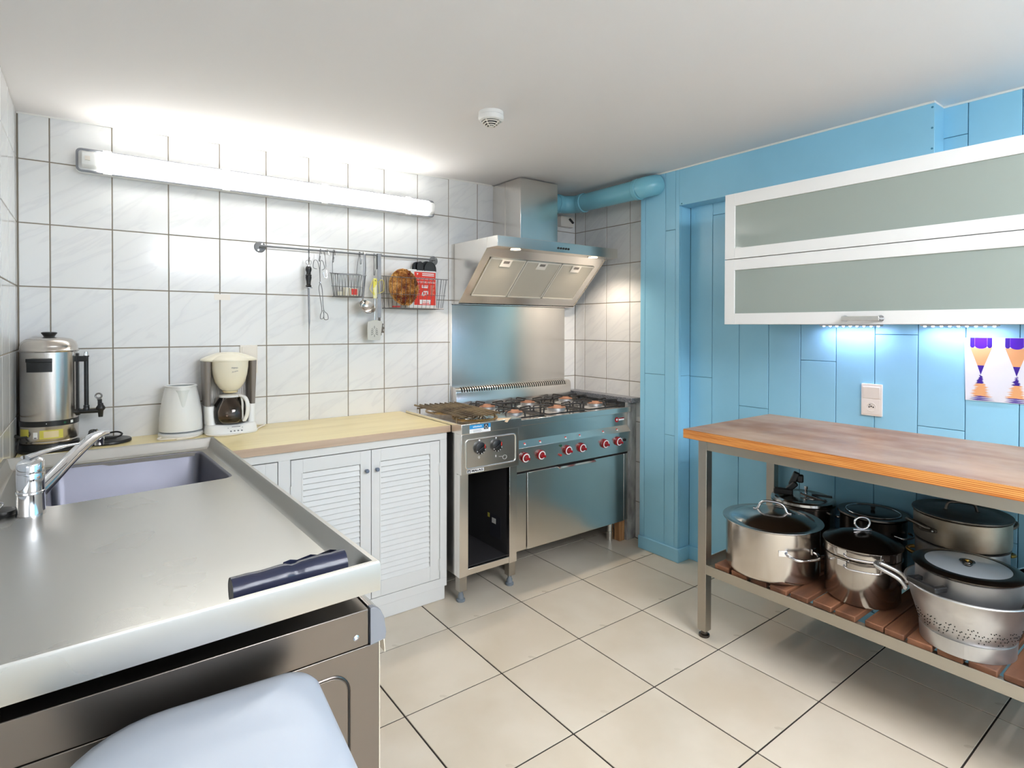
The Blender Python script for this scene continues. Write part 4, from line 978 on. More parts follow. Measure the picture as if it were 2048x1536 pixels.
# ================================================================== range hood, splashback, pipe
hx0, hx1 = 1.722, 2.635
HD = thing('range_hood', 'stainless steel chimney range hood with slanted filter front above the cooker', 'range hood', (2.178, YB, 1.447))
sidep = [(YB - .001, 1.799), (2.554, 1.797), (2.554, 1.7405), (2.853, 1.447), (YB - .001, 1.447)]
for a, b_ in ((hx0, hx0 + .004), (hx1 - .004, hx1)): obj('side_panel', M().prism(sidep, 'x', a, b_), 'steel_z', HD, bevel=.0008)
obj('top_panel', M().box(hx0 + .0042, hx1 - .0042, 2.556, YB - .001, 1.7945, 1.798), 'steel_x', HD)
band = M()
band.box(hx0, hx1, 2.455, 2.458, 1.739, 1.797).box(hx0, hx0 + .003, 2.4582, 2.5538, 1.739, 1.797).box(hx1 - .003, hx1, 2.4582, 2.5538, 1.739, 1.797).box(hx0 + .0032, hx1 - .0032, 2.4582, 2.5538, 1.794, 1.797)
obj('front_band', band, 'steel_x', HD, bevel=.0012)
obj('light_panel', M().box(hx0 + .0032, hx1 - .0032, 2.4582, 2.556, 1.740, 1.742), 'steel_x', HD)
# slanted intake with three grease filters
s0 = Vector((0, 2.556, 1.7385)); s1 = Vector((0, 2.851, 1.4495)); sd_ = (s1 - s0).normalized(); nr = Vector((0, sd_.z, -sd_.y)); nr = nr if nr.y < 0 else -nr
Ls = (s1 - s0).length
def slab(m_, xa, xb, ta, tb, d0, d1):
    c_ = s0 + sd_ * ((ta + tb) / 2) + nr * ((d0 + d1) / 2); c_.x = (xa + xb) / 2
    return m_.obox(c_, ((1, 0, 0), sd_, nr), ((xb - xa) / 2, (tb - ta) / 2, abs(d1 - d0) / 2))
im = M(); slab(im, hx0 + .0045, hx1 - .0045, 0, Ls, -.006, -.004)
obj('intake_panel', im, 'steel_x', HD)
fe = [(1.778, 2.030), (2.034, 2.304), (2.308, 2.579)]
for a, b_ in fe:
    t0, t1 = .062, .350
    fm = M(); slab(fm, a + .006, b_ - .006, t0 + .006, t1 - .006, -.003, -.0005)
    FL_ = obj('grease_filter', fm, 'hood_filter', HD)
    em = M(); slab(em, a, b_, t0, t0 + .008, -.003, .0025); slab(em, a, b_, t1 - .008, t1, -.003, .0025); slab(em, a, a + .008, t0, t1, -.003, .0025); slab(em, b_ - .008, b_, t0, t1, -.003, .0025)
    obj('filter_frame', em, 'filter_frame', FL_)
    cx_ = a + (b_ - a) * .47
    lm = M(); slab(lm, cx_ - .036, cx_ + .036, t0 + .006, t0 + .055, 0, .004)
    LT = obj('latch', lm, 'ivory_plastic', FL_, bevel=.001)
    km = M(); slab(km, cx_ - .020, cx_ + .020, t0 + .012, t0 + .030, .004, .0048)
    obj('latch_slot', km, 'taupe_plastic', FL_)
obj('lower_lip', M().box(hx0 + .004, hx1 - .004, 2.853, YB - .001, 1.444, 1.447), 'steel_x', HD)
obj('chimney', M().box(2.020, 2.306, 2.646, YB - .001, 1.799, 2.186), 'steel_z', HD, bevel=.001)
obj('chimney_sleeve', M().box(2.0185, 2.3075, 2.80, 2.803, 1.80, 2.185), 'steel_z', HD)
for i in range(5): obj('push_button', M().cyl((2.146 + i * .0195, 2.4549, 1.763), (2.146 + i * .0195, 2.4515, 1.763), .0062, n=16), 'black_plastic', HD)
for i, xx in enumerate((1.878, 2.471)):
    sp_ = obj('spot_light', M().lathe((xx, 2.505, 1.7398), [(.033, 0), (.036, -.002), (.030, -.004), (.028, -.002)], 28), 'chrome', HD)
    obj('lens', M().cyl((xx, 2.505, 1.7392), (xx, 2.505, 1.7372), .0275, n=24), 'spot_glow', sp_)
    light('hood_spot', 'SPOT', (xx, 2.505, 1.733), 8.0, (1.0, .84, .68), (0, 0, 0), spot_size=math.radians(140), spot_blend=.7, shadow_soft_size=.02)

SB = thing('splashback', 'plain stainless steel splashback sheet on the wall behind the cooker', 'splashback', (2.17, YB, .97))
obj('sheet', M().box(1.723, 2.617, YB - .004, YB - .0005, .95, 1.442), 'steel_z', SB, bevel=.0005)
obj('top_seal', M().box(1.723, 2.617, YB - .006, YB - .0006, 1.4424, 1.4462), 'black_plastic', SB)
obj('edge_strip', M().box(1.712, 1.7225, YB - .005, YB - .0005, .96, 1.443), 'white_plastic', SB)

px_, pz_, pr_ = 2.555, 2.112, .056
PP = thing('exhaust_pipe', 'glossy blue painted exhaust pipe running from the hood to the pillar', 'pipe', (2.5, 2.6, pz_))
obj('stub', M().cyl((2.3085, 2.80, pz_), (2.46, 2.80, pz_), pr_, n=32), 'blue_pipe', PP)
el = [Vector((2.455 + .10 * math.sin(t), 2.70 + .10 * math.cos(t), pz_)) for t in [PI / 2 * i / 10 for i in range(11)]]
obj('elbow', M().tube(el, pr_ + .001, 32), 'blue_pipe', PP, ang=60)
obj('run', M().cyl((px_, 2.695, pz_), (px_, 2.20, pz_), pr_, n=32), 'blue_pipe', PP)
for a, b_ in (((2.425, 2.80, pz_), (2.458, 2.80, pz_)), ((px_, 2.70, pz_), (px_, 2.665, pz_)), ((px_, 2.235, pz_), (px_, 2.205, pz_))):
    obj('collar', M().cyl(a, b_, pr_ + .0055, n=32), 'blue_pipe', PP, bevel=.003)
el = [Vector((px_ + .068 - .068 * math.cos(t), 2.205 - .068 * math.sin(t), pz_ + .012 * t)) for t in [PI / 2 * i / 10 for i in range(11)]]
el[-1].x = 2.6195
obj('elbow', M().tube(el, pr_ + .003, 32), 'blue_pipe', PP, ang=60)
JB = thing('isolator_switch', 'small beige isolator box on the tiles under the pipe', 'switch', (2.61, YB, 1.995))
obj('box', M().prism(rr(2.555, 2.672, 1.994, 2.066, .006), 'y', YB - .035, YB - .0003), 'ivory_plastic', JB, bevel=.003)
obj('rotary_knob', M().obox((2.645, YB - .040, 2.036), ((.8, 0, -.6), (.6, 0, .8), (0, 1, 0)), (.022, .006, .007)), 'black_plastic', JB, bevel=.002)

# ================================================================== six-burner gas range
gx0, gx1, gzt = 1.748, 2.637, .828
GR = thing('gas_range', 'wide stainless steel gas range with red knobs and oven under the hood', 'cooker', (2.19, 2.63, 0))
obj('hob_top', M().box(gx0, gx1, 2.345, 2.865, .7955, gzt), 'steel_x', GR, bevel=.002)
cpn = [(2.60, .7952), (2.366, .7952), (2.366, .716), (2.338, .6815), (2.347, .557), (2.60, .557)]
CP = obj('control_panel', M().prism(cpn, 'x', gx0, gx1 - .006), 'steel_x', GR, bevel=.001)
obj('oven_body', M().box(gx0 + .002, gx1 - .008, 2.378, 2.90, .14, .5568), 'steel_x', GR)
obj('oven_gap', M().box(gx0 + .003, gx1 - .0085, 2.360, 2.3778, .545, .5568), 'black_gap', GR)
obj('left_front', M().box(gx0 + .002, 1.842, 2.357, 2.3778, .138, .543), 'steel_z', GR, bevel=.0015)
OD = obj('oven_door', M().box(1.8475, 2.590, 2.355, 2.3778, .136, .5445), 'steel_z', GR, bevel=.0018)
obj('right_front', M().box(2.5925, gx1 - .008, 2.357, 2.3778, .138, .543), 'steel_z', GR, bevel=.0015)
obj('door_lip', M().prism([(2.355, .5445), (2.343, .5445), (2.334, .537), (2.336, .535), (2.345, .541), (2.355, .541)], 'x', 2.055, 2.335), 'steel_x', OD)
ax_k = None
def panel_pt(t): # t 0 at bevel edge, 1 at bottom of panel
    return Vector((0, 2.338 + .009 * t, .6815 - .1245 * t))
kn_n = Vector((0, -.9974, -.072))
def knob(x):
    c_ = panel_pt(.40); c_.x = x
    axs = (Vector((1, 0, 0)), kn_n.cross(Vector((1, 0, 0))), kn_n)
    K = obj('knob', M().lathe(c_, [(0, .0005), (.0265, .0005), (.027, .004), (.0265, .012), (.023, .017), (.0, .018)], 30, None, axs), 'red_knob', CP)
    obj('knob_ring', M().lathe(c_, [(.0175, .0172), (.0180, .0184), (.0225, .0180), (.0232, .0168)], 30, None, axs), 'white_print', K)
    obj('knob_grip', M().obox(c_ + kn_n * .024, (Vector((.92, 0, -.38)), Vector((.38, 0, .92)), kn_n), (.017, .0065, .0075)).cyl(c_ + kn_n * .017, c_ + kn_n * .027, .0135, .011, 20), 'red_knob', K, bevel=.002)
    return K
for xx in (1.816, 1.923, 2.115, 2.222, 2.407, 2.521): knob(xx)
c_ = panel_pt(.40)
obj('igniter_button', M().cyl((2.577, c_.y, c_.z + .003), (2.577, c_.y - .010, c_.z + .002), .010, .008, 20), 'black_plastic', CP)
for zz, mt in ((.662, 'green_led'), (.610, 'red_led')): obj('indicator_lamp', M().cyl((2.064, 2.345, zz), (2.064, 2.333, zz), .0065, n=16), mt, CP)
bd = Vector((0, -.63, .777))
for xx in (1.826, 1.930, 2.113, 2.221, 2.408, 2.525):
    o_ = Vector((xx, 2.351, .698))
    for s, mt in ((1, 'red_print'), (-1, 'white_print')):
        obj('burner_mark', M().obox(o_ + Vector((0, .0035 * s * .63, .0035 * s * .777)), ((1, 0, 0), (0, .63, .777), (0, -.777, .63)), (.0055, .0034, .0008)), mt, CP)
BD = obj('badge_plate', M().box(2.532, 2.602, 2.3652, 2.366, .7475, .7635), 'white_print', CP)
obj('badge_seal', M().cyl((2.538, 2.366, .7545), (2.538, 2.3645, .7545), .0155, n=24), 'red_knob', CP)
obj('badge_seal_core', M().cyl((2.538, 2.3646, .7545), (2.538, 2.3638, .7545), .0065, n=18), 'white_print', CP)
obj('badge_stripe', M().box(2.554, 2.602, 2.3645, 2.3651, .757, .7635), 'red_knob', CP)
# back riser with vent
rz = [(2.866, gzt + .0005), (2.866, .922), (2.8675, .934), (2.872, .9435), (2.879, .950), (2.889, .9535), (2.905, .9545), (2.905, .92), (2.925, .92), (2.925, gzt + .0005)]
BK = obj('back_riser', M().prism(rz[:2] + [(2.868, .925)] + [(2.925, .925), (2.925, gzt + .0005)], 'x', gx0 - .030, gx1 - .017), 'steel_x', GR, bevel=.0008)
obj('vent_dark', M().prism([(2.870, .9252), (2.8715, .934), (2.876, .941), (2.882, .9465), (2.89, .9495), (2.924, .9515), (2.924, .9252)], 'x', gx0 - .020, gx1 - .03), 'black_gap', BK)
vp = [(2.8665, .9225), (2.868, .934), (2.8725, .9435), (2.8795, .950), (2.8895, .9535), (2.9235, .9550)]
vi = [(2.9235, .9535), (2.8898, .952), (2.8803, .9487), (2.8738, .9427), (2.8693, .9337), (2.868, .9225)]
vm = M(); N = 47; pitch = (2.573 - 1.745) / N
for i in range(N + 1):
    xa = 1.745 + i * pitch; vm.prism(vp + vi, 'x', xa, xa + pitch * .50)
vm.prism(vp + vi, 'x', gx0 - .030, 1.7452); vm.prism(vp + vi, 'x', 2.5775, gx1 - .017)
vm.prism([(2.897, .9545), (2.9235, .9556), (2.9235, .953), (2.897, .952)], 'x', gx0 - .030, gx1 - .017)
obj('vent_louvres', vm, 'steel_x', BK)
for xa in (gx0 - .0315, gx1 - .0169): obj('riser_end', M().prism([(2.866, .88), (2.925, .88), (2.925, .9552), (2.8895, .9537)] + [(2.8795, .950), (2.8725, .9435), (2.868, .934), (2.8662, .9225)], 'x', xa, xa + .0013), 'steel_x', BK)
# burners and pan supports
def burner(x, y, r_):
    B_ = obj('burner', M().lathe((x, y, gzt), [(0, .0005), (r_ + .022, .0005), (r_ + .016, .004), (r_ + .004, .006), (r_ - .004, .012), (r_ - .002, .014), (r_, .016), (r_, .026), (r_ - .006, .027), (0, .027)], 36), 'aluminium', GR)
    obj('burner_cap', M().lathe((x, y, gzt), [(0, .0275), (r_ + .0005, .0275), (r_ - .002, .031), (r_ - .016, .036), (r_ - .024, .0365), (r_ - .026, .034), (0, .034)], 36), 'burner_cap', B_)
for xx in (1.828, 2.130, 2.436):
    burner(xx, 2.45, .047 if xx != 2.130 else .053); burner(xx, 2.715, .050 if xx < 2 else .044)
for xx in (1.838, 2.138, 2.438):
    g_ = M(); a, b_ = xx - .138 + (.04 if xx < 1.9 else 0), xx + .138; y0, y1 = 2.365, 2.845; zb_, zt_ = gzt + .008, gzt + .042
    g_.tube([(p[0], p[1], zb_) for p in rr(a, b_, y0, y1, .012, 3)], .0045, 8, True)
    g_.tube([(a, 2.60, zb_), (b_, 2.60, zb_)], .0045, 8)
    for yc_ in (2.45, 2.715):
        for s in (-1, 1):
            for dy in (-.045, .045):
                e = b_ if s > 0 else a
                g_.tube(smooth_path([(e, yc_ + dy, zb_), (e - s * .001, yc_ + dy, zt_ - .012), (e - s * .010, yc_ + dy * .98, zt_), (xx + s * .045, yc_ + dy * .35, zt_), ], 4), .0042, 8)
            yo = yc_ + s * (.125 if (s > 0) == (yc_ > 2.6) else .11)
            yo = max(y0, min(y1, yo))
            g_.tube(smooth_path([(xx, yo, zb_), (xx, yo - s * .001, zt_ - .012), (xx, yo - s * .010, zt_), (xx, yc_ + s * .035, zt_)], 4), .0042, 8)
    obj('pan_support', g_, 'iron_black', GR, ang=60)
for x, y in ((2.560, 2.440), (1.80, 2.440), (2.560, 2.84), (1.80, 2.84)):
    obj('leg', M().cyl((x, y, .0005), (x, y, .055), .0215, n=24).cyl((x, y, .0555), (x, y, .14), .0195, n=24), 'steel_z', GR)
# stone ledge and packing beside the range
LG = thing('stone_ledge', 'narrow grey granite ledge on a rough support between cooker and right wall', 'ledge', (2.68, 2.6, 0))
obj('slab', M().box(2.6395, 2.719, 2.337, 2.928, .848, .878), 'granite', LG, bevel=.003)
obj('support_plate', M().box(2.640, 2.719, 2.372, 2.392, .0005, .8478), 'concrete', LG)
obj('rear_support', M().box(2.640, 2.719, 2.88, 2.90, .0005, .8478), 'concrete', LG)
tag(obj('wood_block', M().box(2.588, 2.632, 2.385, 2.43, .0005, .1385), 'block_wood', loc=(2.61, 2.41, 0), bevel=.002), 'small upright wooden block propping the right corner of the cooker', 'wood block')

# ================================================================== electric hob unit left of the range
ax0, ax1 = 1.3915, 1.7455
EH = thing('hob_unit', 'narrow stainless steel hob unit with two black knobs and open base', 'hob unit', (1.57, 2.6, 0))
obj('top_tray', M().box(ax0, ax1, 2.275, 2.862, .8055, .8535), 'steel_x', EH, bevel=.002)
CPa = obj('control_panel', M().box(1.3965, 1.737, 2.284, 2.33, .612, .8052), 'steel_x', EH, bevel=.002)
gpo = rr(1.420, 1.7145, .638, .776, .016, 6)
obj('pressed_ridge', M().tube([(a, 2.284, c) for a, c in gpo], .0045, 8, True), 'steel_x', CPa, ang=60)
for i, xx in enumerate((1.498, 1.595)):
    axs = (Vector((1, 0, 0)), Vector((0, 0, 1)), Vector((0, -1, 0)))
    K = obj('knob', M().lathe((xx, 2.284, .731), [(0, .0003), (.030, .0003), (.0305, .003), (.029, .013), (.026, .015), (0, .015)], 32, None, axs), 'black_plastic', CPa)
    obj('grip_bar', M().obox((xx + .003, 2.266, .728), ((.85, 0, .53), (-.53, 0, .85), (0, 1, 0)), (.024, .007, .0055)), 'black_plastic', K, bevel=.002)
    obj('red_pointer', M().box(xx + .0145, xx + .0185, 2.2596, 2.2604, .732, .750), 'red_print', K)
    for a in (-2.6, -2.1, 2.5, 1.9, 3.0, 1.45):
        obj('scale_mark', M().obox((xx + .025 * math.sin(a), 2.2686, .731 + .025 * math.cos(a)), ((1, 0, 0), (0, 0, 1), (0, 1, 0)), (.0016, .0028, .0005)), 'white_print', K)
    obj('zero_mark', M().prism(rr(xx - .004, xx + .004, .764, .776, .0015, 2), 'y', 2.2832, 2.2838), 'white_print', CPa)
obj('legend_ring', M().tube([(1.496 + .004 * math.cos(t), 2.2836, .686 + .005 * math.sin(t)) for t in [2 * PI * i / 16 for i in range(16)]], .0007, 5, True), 'white_print', CPa)
obj('legend_ring', M().tube([(1.648 + .012 * math.cos(t), 2.2836, .667 + .010 * math.sin(t)) for t in [2 * PI * i / 16 for i in range(16)]], .0008, 5, True).cyl((1.612, 2.2836, .674), (1.634, 2.2836, .672), .0007, n=5).cyl((1.594, 2.2836, .674), (1.594, 2.2836, .684), .0022, n=6), 'white_print', CPa)
MB_ = obj('maker_plate', M().box(1.428, 1.524, 2.2832, 2.2838, .6175, .6335), 'white_print', CPa)
text('maker_lettering', 'MALAG', .013, 'black_plastic', CPa, (1.486, 2.2830, .6255), (1, 0, 0), (0, 0, 1), .0002, .066, .0006)
obj('maker_logo', M().box(1.4305, 1.4475, 2.2828, 2.2832, .6185, .6325), 'black_plastic', CPa)
obj('maker_logo_mark', M().prism([(1.4335, .6205), (1.4445, .6205), (1.439, .631)], 'y', 2.2825, 2.2828), 'white_print', CPa)
ST = obj('sticker', M().box(1.436, 1.556, 2.2743, 2.2748, .808, .847), 'white_print', EH)
obj('sticker_blue', M().box(1.436, 1.556, 2.2739, 2.2743, .8275, .847), 'blue_print', EH)
obj('sticker_square', M().box(1.517, 1.542, 2.2735, 2.2739, .8205, .8455), 'dark_print', EH)
obj('sticker_drop', M().tube([(1.5295 + (.007 * math.cos(t) * (1 - .35 * max(0, math.sin(t)))), 2.2736, .8315 + (.0075 * math.sin(t) + (.003 if math.sin(t) > .9 else 0))) for t in [2 * PI * i / 20 for i in range(20)]], .0011, 5, True), 'white_print', EH)
for k in range(6): obj('sticker_letter', M().box(1.455 + k * .0085, 1.4605 + k * .0085, 2.2735, 2.2739, .8345, .8345 + (.0062 if k % 2 else .0050)), 'white_print', EH)
for k in range(3): obj('sticker_line', M().box(1.457, 1.50 + .006 * (k % 2), 2.2739, 2.2743, .8115 + k * .0048, .8127 + k * .0048), 'grey_plastic', EH)
# base frame
for xa, xb in ((1.3975, 1.4455), (1.690, 1.736)):
    obj('front_post', M().box(xa, xb, 2.300, 2.325, .120, .6118), 'steel_z', EH, bevel=.001)
obj('bottom_rail', M().box(1.4457, 1.6898, 2.302, 2.325, .122, .153), 'steel_x', EH, bevel=.001)
obj('side_sheet', M().box(1.3975, 1.3995, 2.3252, 2.86, .122, .8052), 'steel_z', EH)
obj('side_sheet', M().box(1.734, 1.736, 2.3252, 2.86, .122, .8052), 'steel_z', EH)
obj('cavity_lining', M().box(1.3998, 1.402, 2.326, 2.85, .153, .80).box(1.6905, 1.6925, 2.3255, 2.85, .153, .80).box(1.402, 1.6905, 2.83, 2.85, .153, .80).box(1.402, 1.6905, 2.326, 2.83, .150, .155).box(1.402, 1.6905, 2.34, 2.83, .62, .625), 'cavity', EH)
obj('rating_plate', M().box(1.6895, 1.6904, 2.375, 2.474, .215, .33), 'dark_print', EH)
obj('rating_square', M().box(1.6888, 1.6894, 2.42, 2.455, .285, .312), 'white_plastic', EH)
obj('rating_tag', M().box(1.6895, 1.6904, 2.478, 2.496, .306, .328), 'yellow_label', EH)
for x, y in ((1.404, 2.303), (1.694, 2.303), (1.404, 2.84), (1.694, 2.84)):
    obj('leg', M().box(x - .004, x + .036, y, y + .04, .052, .1198), 'steel_frame', EH, bevel=.001)
    obj('leveling_foot', M().lathe((x + .014, y + .02, 0), [(0, .0005), (.021, .0005), (.021, .010), (.015, .013), (.014, .03), (.010, .036), (.010, .0518), (0, .0518)], 20), 'grey_rubber', EH)
for yy in (2.43, 2.71):
    PL = obj('gas_burner', M().lathe((1.565, yy, .8535), [(0, .0005), (.085, .0005), (.083, .003), (.06, .004), (.045, .010), (.04, .014), (0, .015)], 36), 'steel_lid', EH)
    obj('drip_ring', M().tube([(1.565 + .115 * math.cos(t), yy + .115 * math.sin(t), .8565) for t in [2 * PI * i / 36 for i in range(36)]], .0026, 6, True), 'brass', EH)
# loose grill rack on top
GT = thing('grill_rack', 'browned steel bar grill rack lying on the hob unit', 'grill rack', (1.53, 2.54, .857))
zg = .878
for i in range(9):
    xa = 1.392 + i * .029 + .008; p0_ = Vector((xa + (.012 if i < 1 else 0), 2.285 + (.02 if i in (7, 8) else 0), zg + .006)); p1_ = Vector((xa + .014, 2.795 - i * .004, zg + .008))
    obj('bar', M().tube([p0_, p1_], .0052, 8), 'grill_bar', GT)
for yy in (2.36, 2.56, 2.74): obj('cross_wire', M().tube([(1.400, yy, zg - .003), (1.655, yy, zg - .003)], .0036, 8), 'grill_bar', GT)
for x, y in ((1.415, 2.36), (1.64, 2.36), (1.415, 2.74), (1.64, 2.74)): obj('support_foot', M().cyl((x, y, .8538), (x, y, zg - .003), .0042, n=8), 'grill_bar', GT)
tag(obj('card_scrap', M().add([(1.605, 2.292, .8545), (1.668, 2.270, .8555), (1.700, 2.300, .8542), (1.640, 2.335, .8545), (1.605, 2.292, .8551), (1.668, 2.2695, .8561), (1.700, 2.300, .8548), (1.640, 2.335, .8551), (1.652, 2.2685, .8405), (1.652, 2.2680, .8405)], [(0, 1, 2, 3), (4, 7, 6, 5), (0, 4, 5, 1), (1, 5, 6, 2), (2, 6, 7, 3), (3, 7, 4, 0), (0, 8, 1), (4, 5, 9)]), 'cardboard', loc=(1.65, 2.3, .854), smooth=False), 'scrap of beige card on the front edge of the hob unit', 'card')
# ================================================================== glazed wall cabinet
cX, cy1, cy0 = 2.366, 1.533, .347
WC = thing('wall_cabinet', 'white wall cabinet with two long frosted glass flap doors', 'cabinet', (2.55, .94, 1.327))
cab = M()
xa, xb = cX + .020, XW - .001
cab.box(xa, xb, cy1 - .018, cy1 - .002, 1.327, 1.925).box(xa, xb, cy0 + .002, cy0 + .018, 1.327, 1.925)
cab.box(xa, xb, cy0 + .018, cy1 - .018, 1.907, 1.925).box(xa, xb, cy0 + .018, cy1 - .018, 1.327, 1.345).box(xa + .01, xb, cy0 + .018, cy1 - .018, 1.618, 1.634).box(xb - .008, xb, cy0 + .018, cy1 - .018, 1.345, 1.907)
obj('carcass', cab, 'white_paint', WC, bevel=.0008)
for z0, z1, fb, ft_ in ((1.327, 1.6245, .050, .050), (1.6275, 1.926, .048, .057)):
    d = M(); st = .050
    d.box(cX, cX + .018, cy1 - st, cy1, z0, z1).box(cX, cX + .018, cy0, cy0 + st, z0, z1).box(cX, cX + .018, cy0 + st, cy1 - st, z0, z0 + fb).box(cX, cX + .018, cy0 + st, cy1 - st, z1 - ft_, z1)
    D = obj('flap_door', d, 'white_plastic', WC, bevel=.0012)
    obj('glass_panel', M().box(cX + .006, cX + .010, cy0 + st - .004, cy1 - st + .004, z0 + fb - .004, z1 - ft_ + .004), 'frosted_glass', D)
    if z0 < 1.5:
        hm = M(); hz = 1.3485
        hm.prism(rr(.875, 1.006, hz - .0085, hz + .0085, .001, 1), 'x', cX - .030, cX - .024)
        HA = obj('handle', hm, 'steel_x', D, bevel=.001)
        for y in (.878, 1.003):
            obj('handle_post', M().cyl((cX - .001, y, hz), (cX - .004, y, hz), .0125, n=24).cyl((cX - .0045, y + (.006 if y < .9 else -.006), hz), (cX - .026, y + (.004 if y < .9 else -.004), hz), .0075, n=18), 'chrome', D)
# LED strips under the cabinet
for i, (ya, yb_) in enumerate(((1.235, .985), (.845, .60))):
    LS = thing('led_strip', ('LED light strip under the cabinet, left of the socket', 'LED light strip under the cabinet, above the pencil picture')[i], 'light strip', (2.665, (ya + yb_) / 2, 1.326))
    obj('rail', M().box(2.653, 2.678, yb_, ya, 1.3205, 1.3268), 'aluminium', LS)
    n_ = 9
    for k in range(n_):
        yy = ya + (yb_ - ya) * (k + .5) / n_; obj('diode', M().sphere((2.665, yy, 1.3200), (.005, .005, .0035), 10, 6), 'led_glow', LS)
    light('led_light', 'AREA', (2.665, (ya + yb_) / 2, 1.3155), 0.50, (.80, .74, 1.0), (0, 0, 0), shape='RECTANGLE', size=.012, size_y=abs(ya - yb_))
# combined switch and socket
OT = thing('wall_socket', 'white combined switch and socket on the blue boards above the table', 'socket', (XW, 1.041, 1.0))
obj('plate', M().prism(rr(1.000, 1.0815, .931, 1.069, .003), 'x', XW - .010, XW - .0003), 'ivory_plastic', OT, bevel=.0012)
obj('rocker', M().prism([(XW - .0102, 1.007), (XW - .012, 1.007), (XW - .0150, 1.056), (XW - .0102, 1.056)], 'y', 1.007, 1.0745), 'ivory_plastic', OT, bevel=.001)
SKt = obj('socket_insert', M().box(XW - .0115, XW - .0102, 1.0065, 1.075, .938, 1.0025), 'ivory_plastic', OT, bevel=.0008)
axw = (Vector((0, 1, 0)), Vector((0, 0, 1)), Vector((-1, 0, 0)))
obj('socket_well', M().lathe((XW - .0115, 1.041, .970), [(.0205, .0004), (.0185, .0012), (.018, -.0002), (0, -.0002)], 30, None, axw), 'ivory_plastic', SKt)
for dy, dz in ((-.008, -.001), (.008, -.001), (0, .002)): obj('socket_hole', M().cyl((XW - .0122, 1.041 + dy, .970 + dz), (XW - .0114, 1.041 + dy, .970 + dz), .0028, n=12), 'black_plastic', SKt)
obj('earth_pin', M().cyl((XW - .0122, 1.044, .980), (XW - .0190, 1.044, .980), .0024, n=10), 'chrome', SKt)

# picture of two purple pencils (flat print on the boards)
PC = thing('pencil_picture', 'white picture of purple pencils and their reflection on the blue wall', 'picture', (XW, .62, 1.04))
obj('sheet', M().prism([(.470, 1.279), (.717, 1.276), (.712, 1.035), (.470, 1.0365)], 'x', XW - .004, XW - .0004), 'poster_white', PC)
def pflat(name, poly, mt, lay=1): obj(name, M().prism(poly, 'x', XW - .004 - .0003 * lay, XW - .004 - .0003 * (lay - 1)), mt, PC, smooth=False)
for cy_ in (.6655, .5605):
    top = 1.2765; w_ = .0335
    pflat('pencil_wood', [(cy_ - w_, 1.2385), (cy_ + w_, 1.2385), (cy_ + .0105, 1.171), (cy_ - .0105, 1.171)], 'poster_wood', 1)
    pflat('pencil_lead', [(cy_ - .0105, 1.171), (cy_ + .0105, 1.171), (cy_ + .0005, 1.1365), (cy_ - .0005, 1.1365)], 'poster_violet', 1)
    for a, b_, r_ in ((cy_ - w_, cy_ - w_ + .0145, .0075), (cy_ - w_ + .0145, cy_ + w_ - .0145, .018), (cy_ + w_ - .0145, cy_ + w_, .0075)):
        c__ = (a + b_) / 2; hw = (b_ - a) / 2; zb2 = 1.2465
        pflat('pencil_barrel', [(a, top), (b_, top), (b_, zb2)] + [(c__ + hw * math.cos(t), zb2 - (.012 if hw > .012 else .009) * math.sin(t)) for t in [PI * i / 10 for i in range(1, 10)]] + [(a, zb2)], 'poster_purple' if hw > .012 else 'poster_violet', 2)
    for e in (cy_ - w_ + .0145, cy_ + w_ - .0145): pflat('barrel_line', [(e - .0006, top), (e + .0006, top), (e + .0006, 1.247), (e - .0006, 1.247)], 'poster_line', 3)
    rnd = random.Random(int(cy_ * 1e4))
    z = 1.134
    while z > 1.052:   # rippled reflection
        t = (1.134 - z) / .095; hw = (.003 + .011 * min(1, t * 3.0)) if t < .33 else .014 + .020 * (t - .3) / .7
        mt = 'poster_violet' if t < .33 else ('poster_wood' if rnd.random() < .9 or t < .8 else 'poster_violet')
        o_ = rnd.uniform(-.003, .003); a_, b_ = hw * rnd.uniform(.75, 1.3), hw * rnd.uniform(.75, 1.3)
        pflat('ripple', [(cy_ - a_ + o_, z - .0012), (cy_ - a_ * .6 + o_, z), (cy_ + b_ * .6 + o_, z), (cy_ + b_ + o_, z - .0012), (cy_ + b_ * .6 + o_, z - .0027), (cy_ - a_ * .6 + o_, z - .0027)], mt, 1)
        z -= .0027
    for z, hw in ((1.052, .028), (1.0455, .040), (1.0395, .044)):
        pflat('ripple', [(cy_ - hw, z), (cy_, z + .0028), (cy_ + hw * .8, z + .001), (cy_ + hw * .2, z - .0022)], 'poster_violet', 2)

# ================================================================== work table with lower shelf
TX0, TX1, TY1, TY0, TZ = 2.029, 2.7215, 1.508, -.05, .880
TB = thing('work_table', 'long work table with plywood-edged top and square steel legs', 'table', (2.375, .73, 0))
obj('top', M().box(TX0 + .0005, TX1, TY0, TY1, .8785, TZ), 'table_top', TB, bevel=.0006)
obj('underside', M().box(TX0 + .02, TX1 - .01, TY0 + .01, TY1 - .02, .8402, .8414), 'table_under', TB)
obj('plywood_core', M().box(TX0, TX1, TY0, TY1 + .0005, .8415, .8784), 'ply_edge', TB, loc=(2.375, .73, .85), bevel=.001)
lx, lw = 2.068, .040
legs = [(2.068, 1.420), (2.655, 1.445), (2.068, .03), (2.655, .03)]
for x, y in legs:
    obj('leg', M().box(x, x + lw, y, y + lw, .028, .8414), 'steel_frame', TB, bevel=.0015)
    obj('foot', M().lathe((x + lw / 2, y + lw / 2, 0), [(0, .0005), (.022, .0005), (.0235, .004), (.022, .010), (.014, .014), (.012, .0275), (0, .0275)], 24), 'dark_steel', TB)
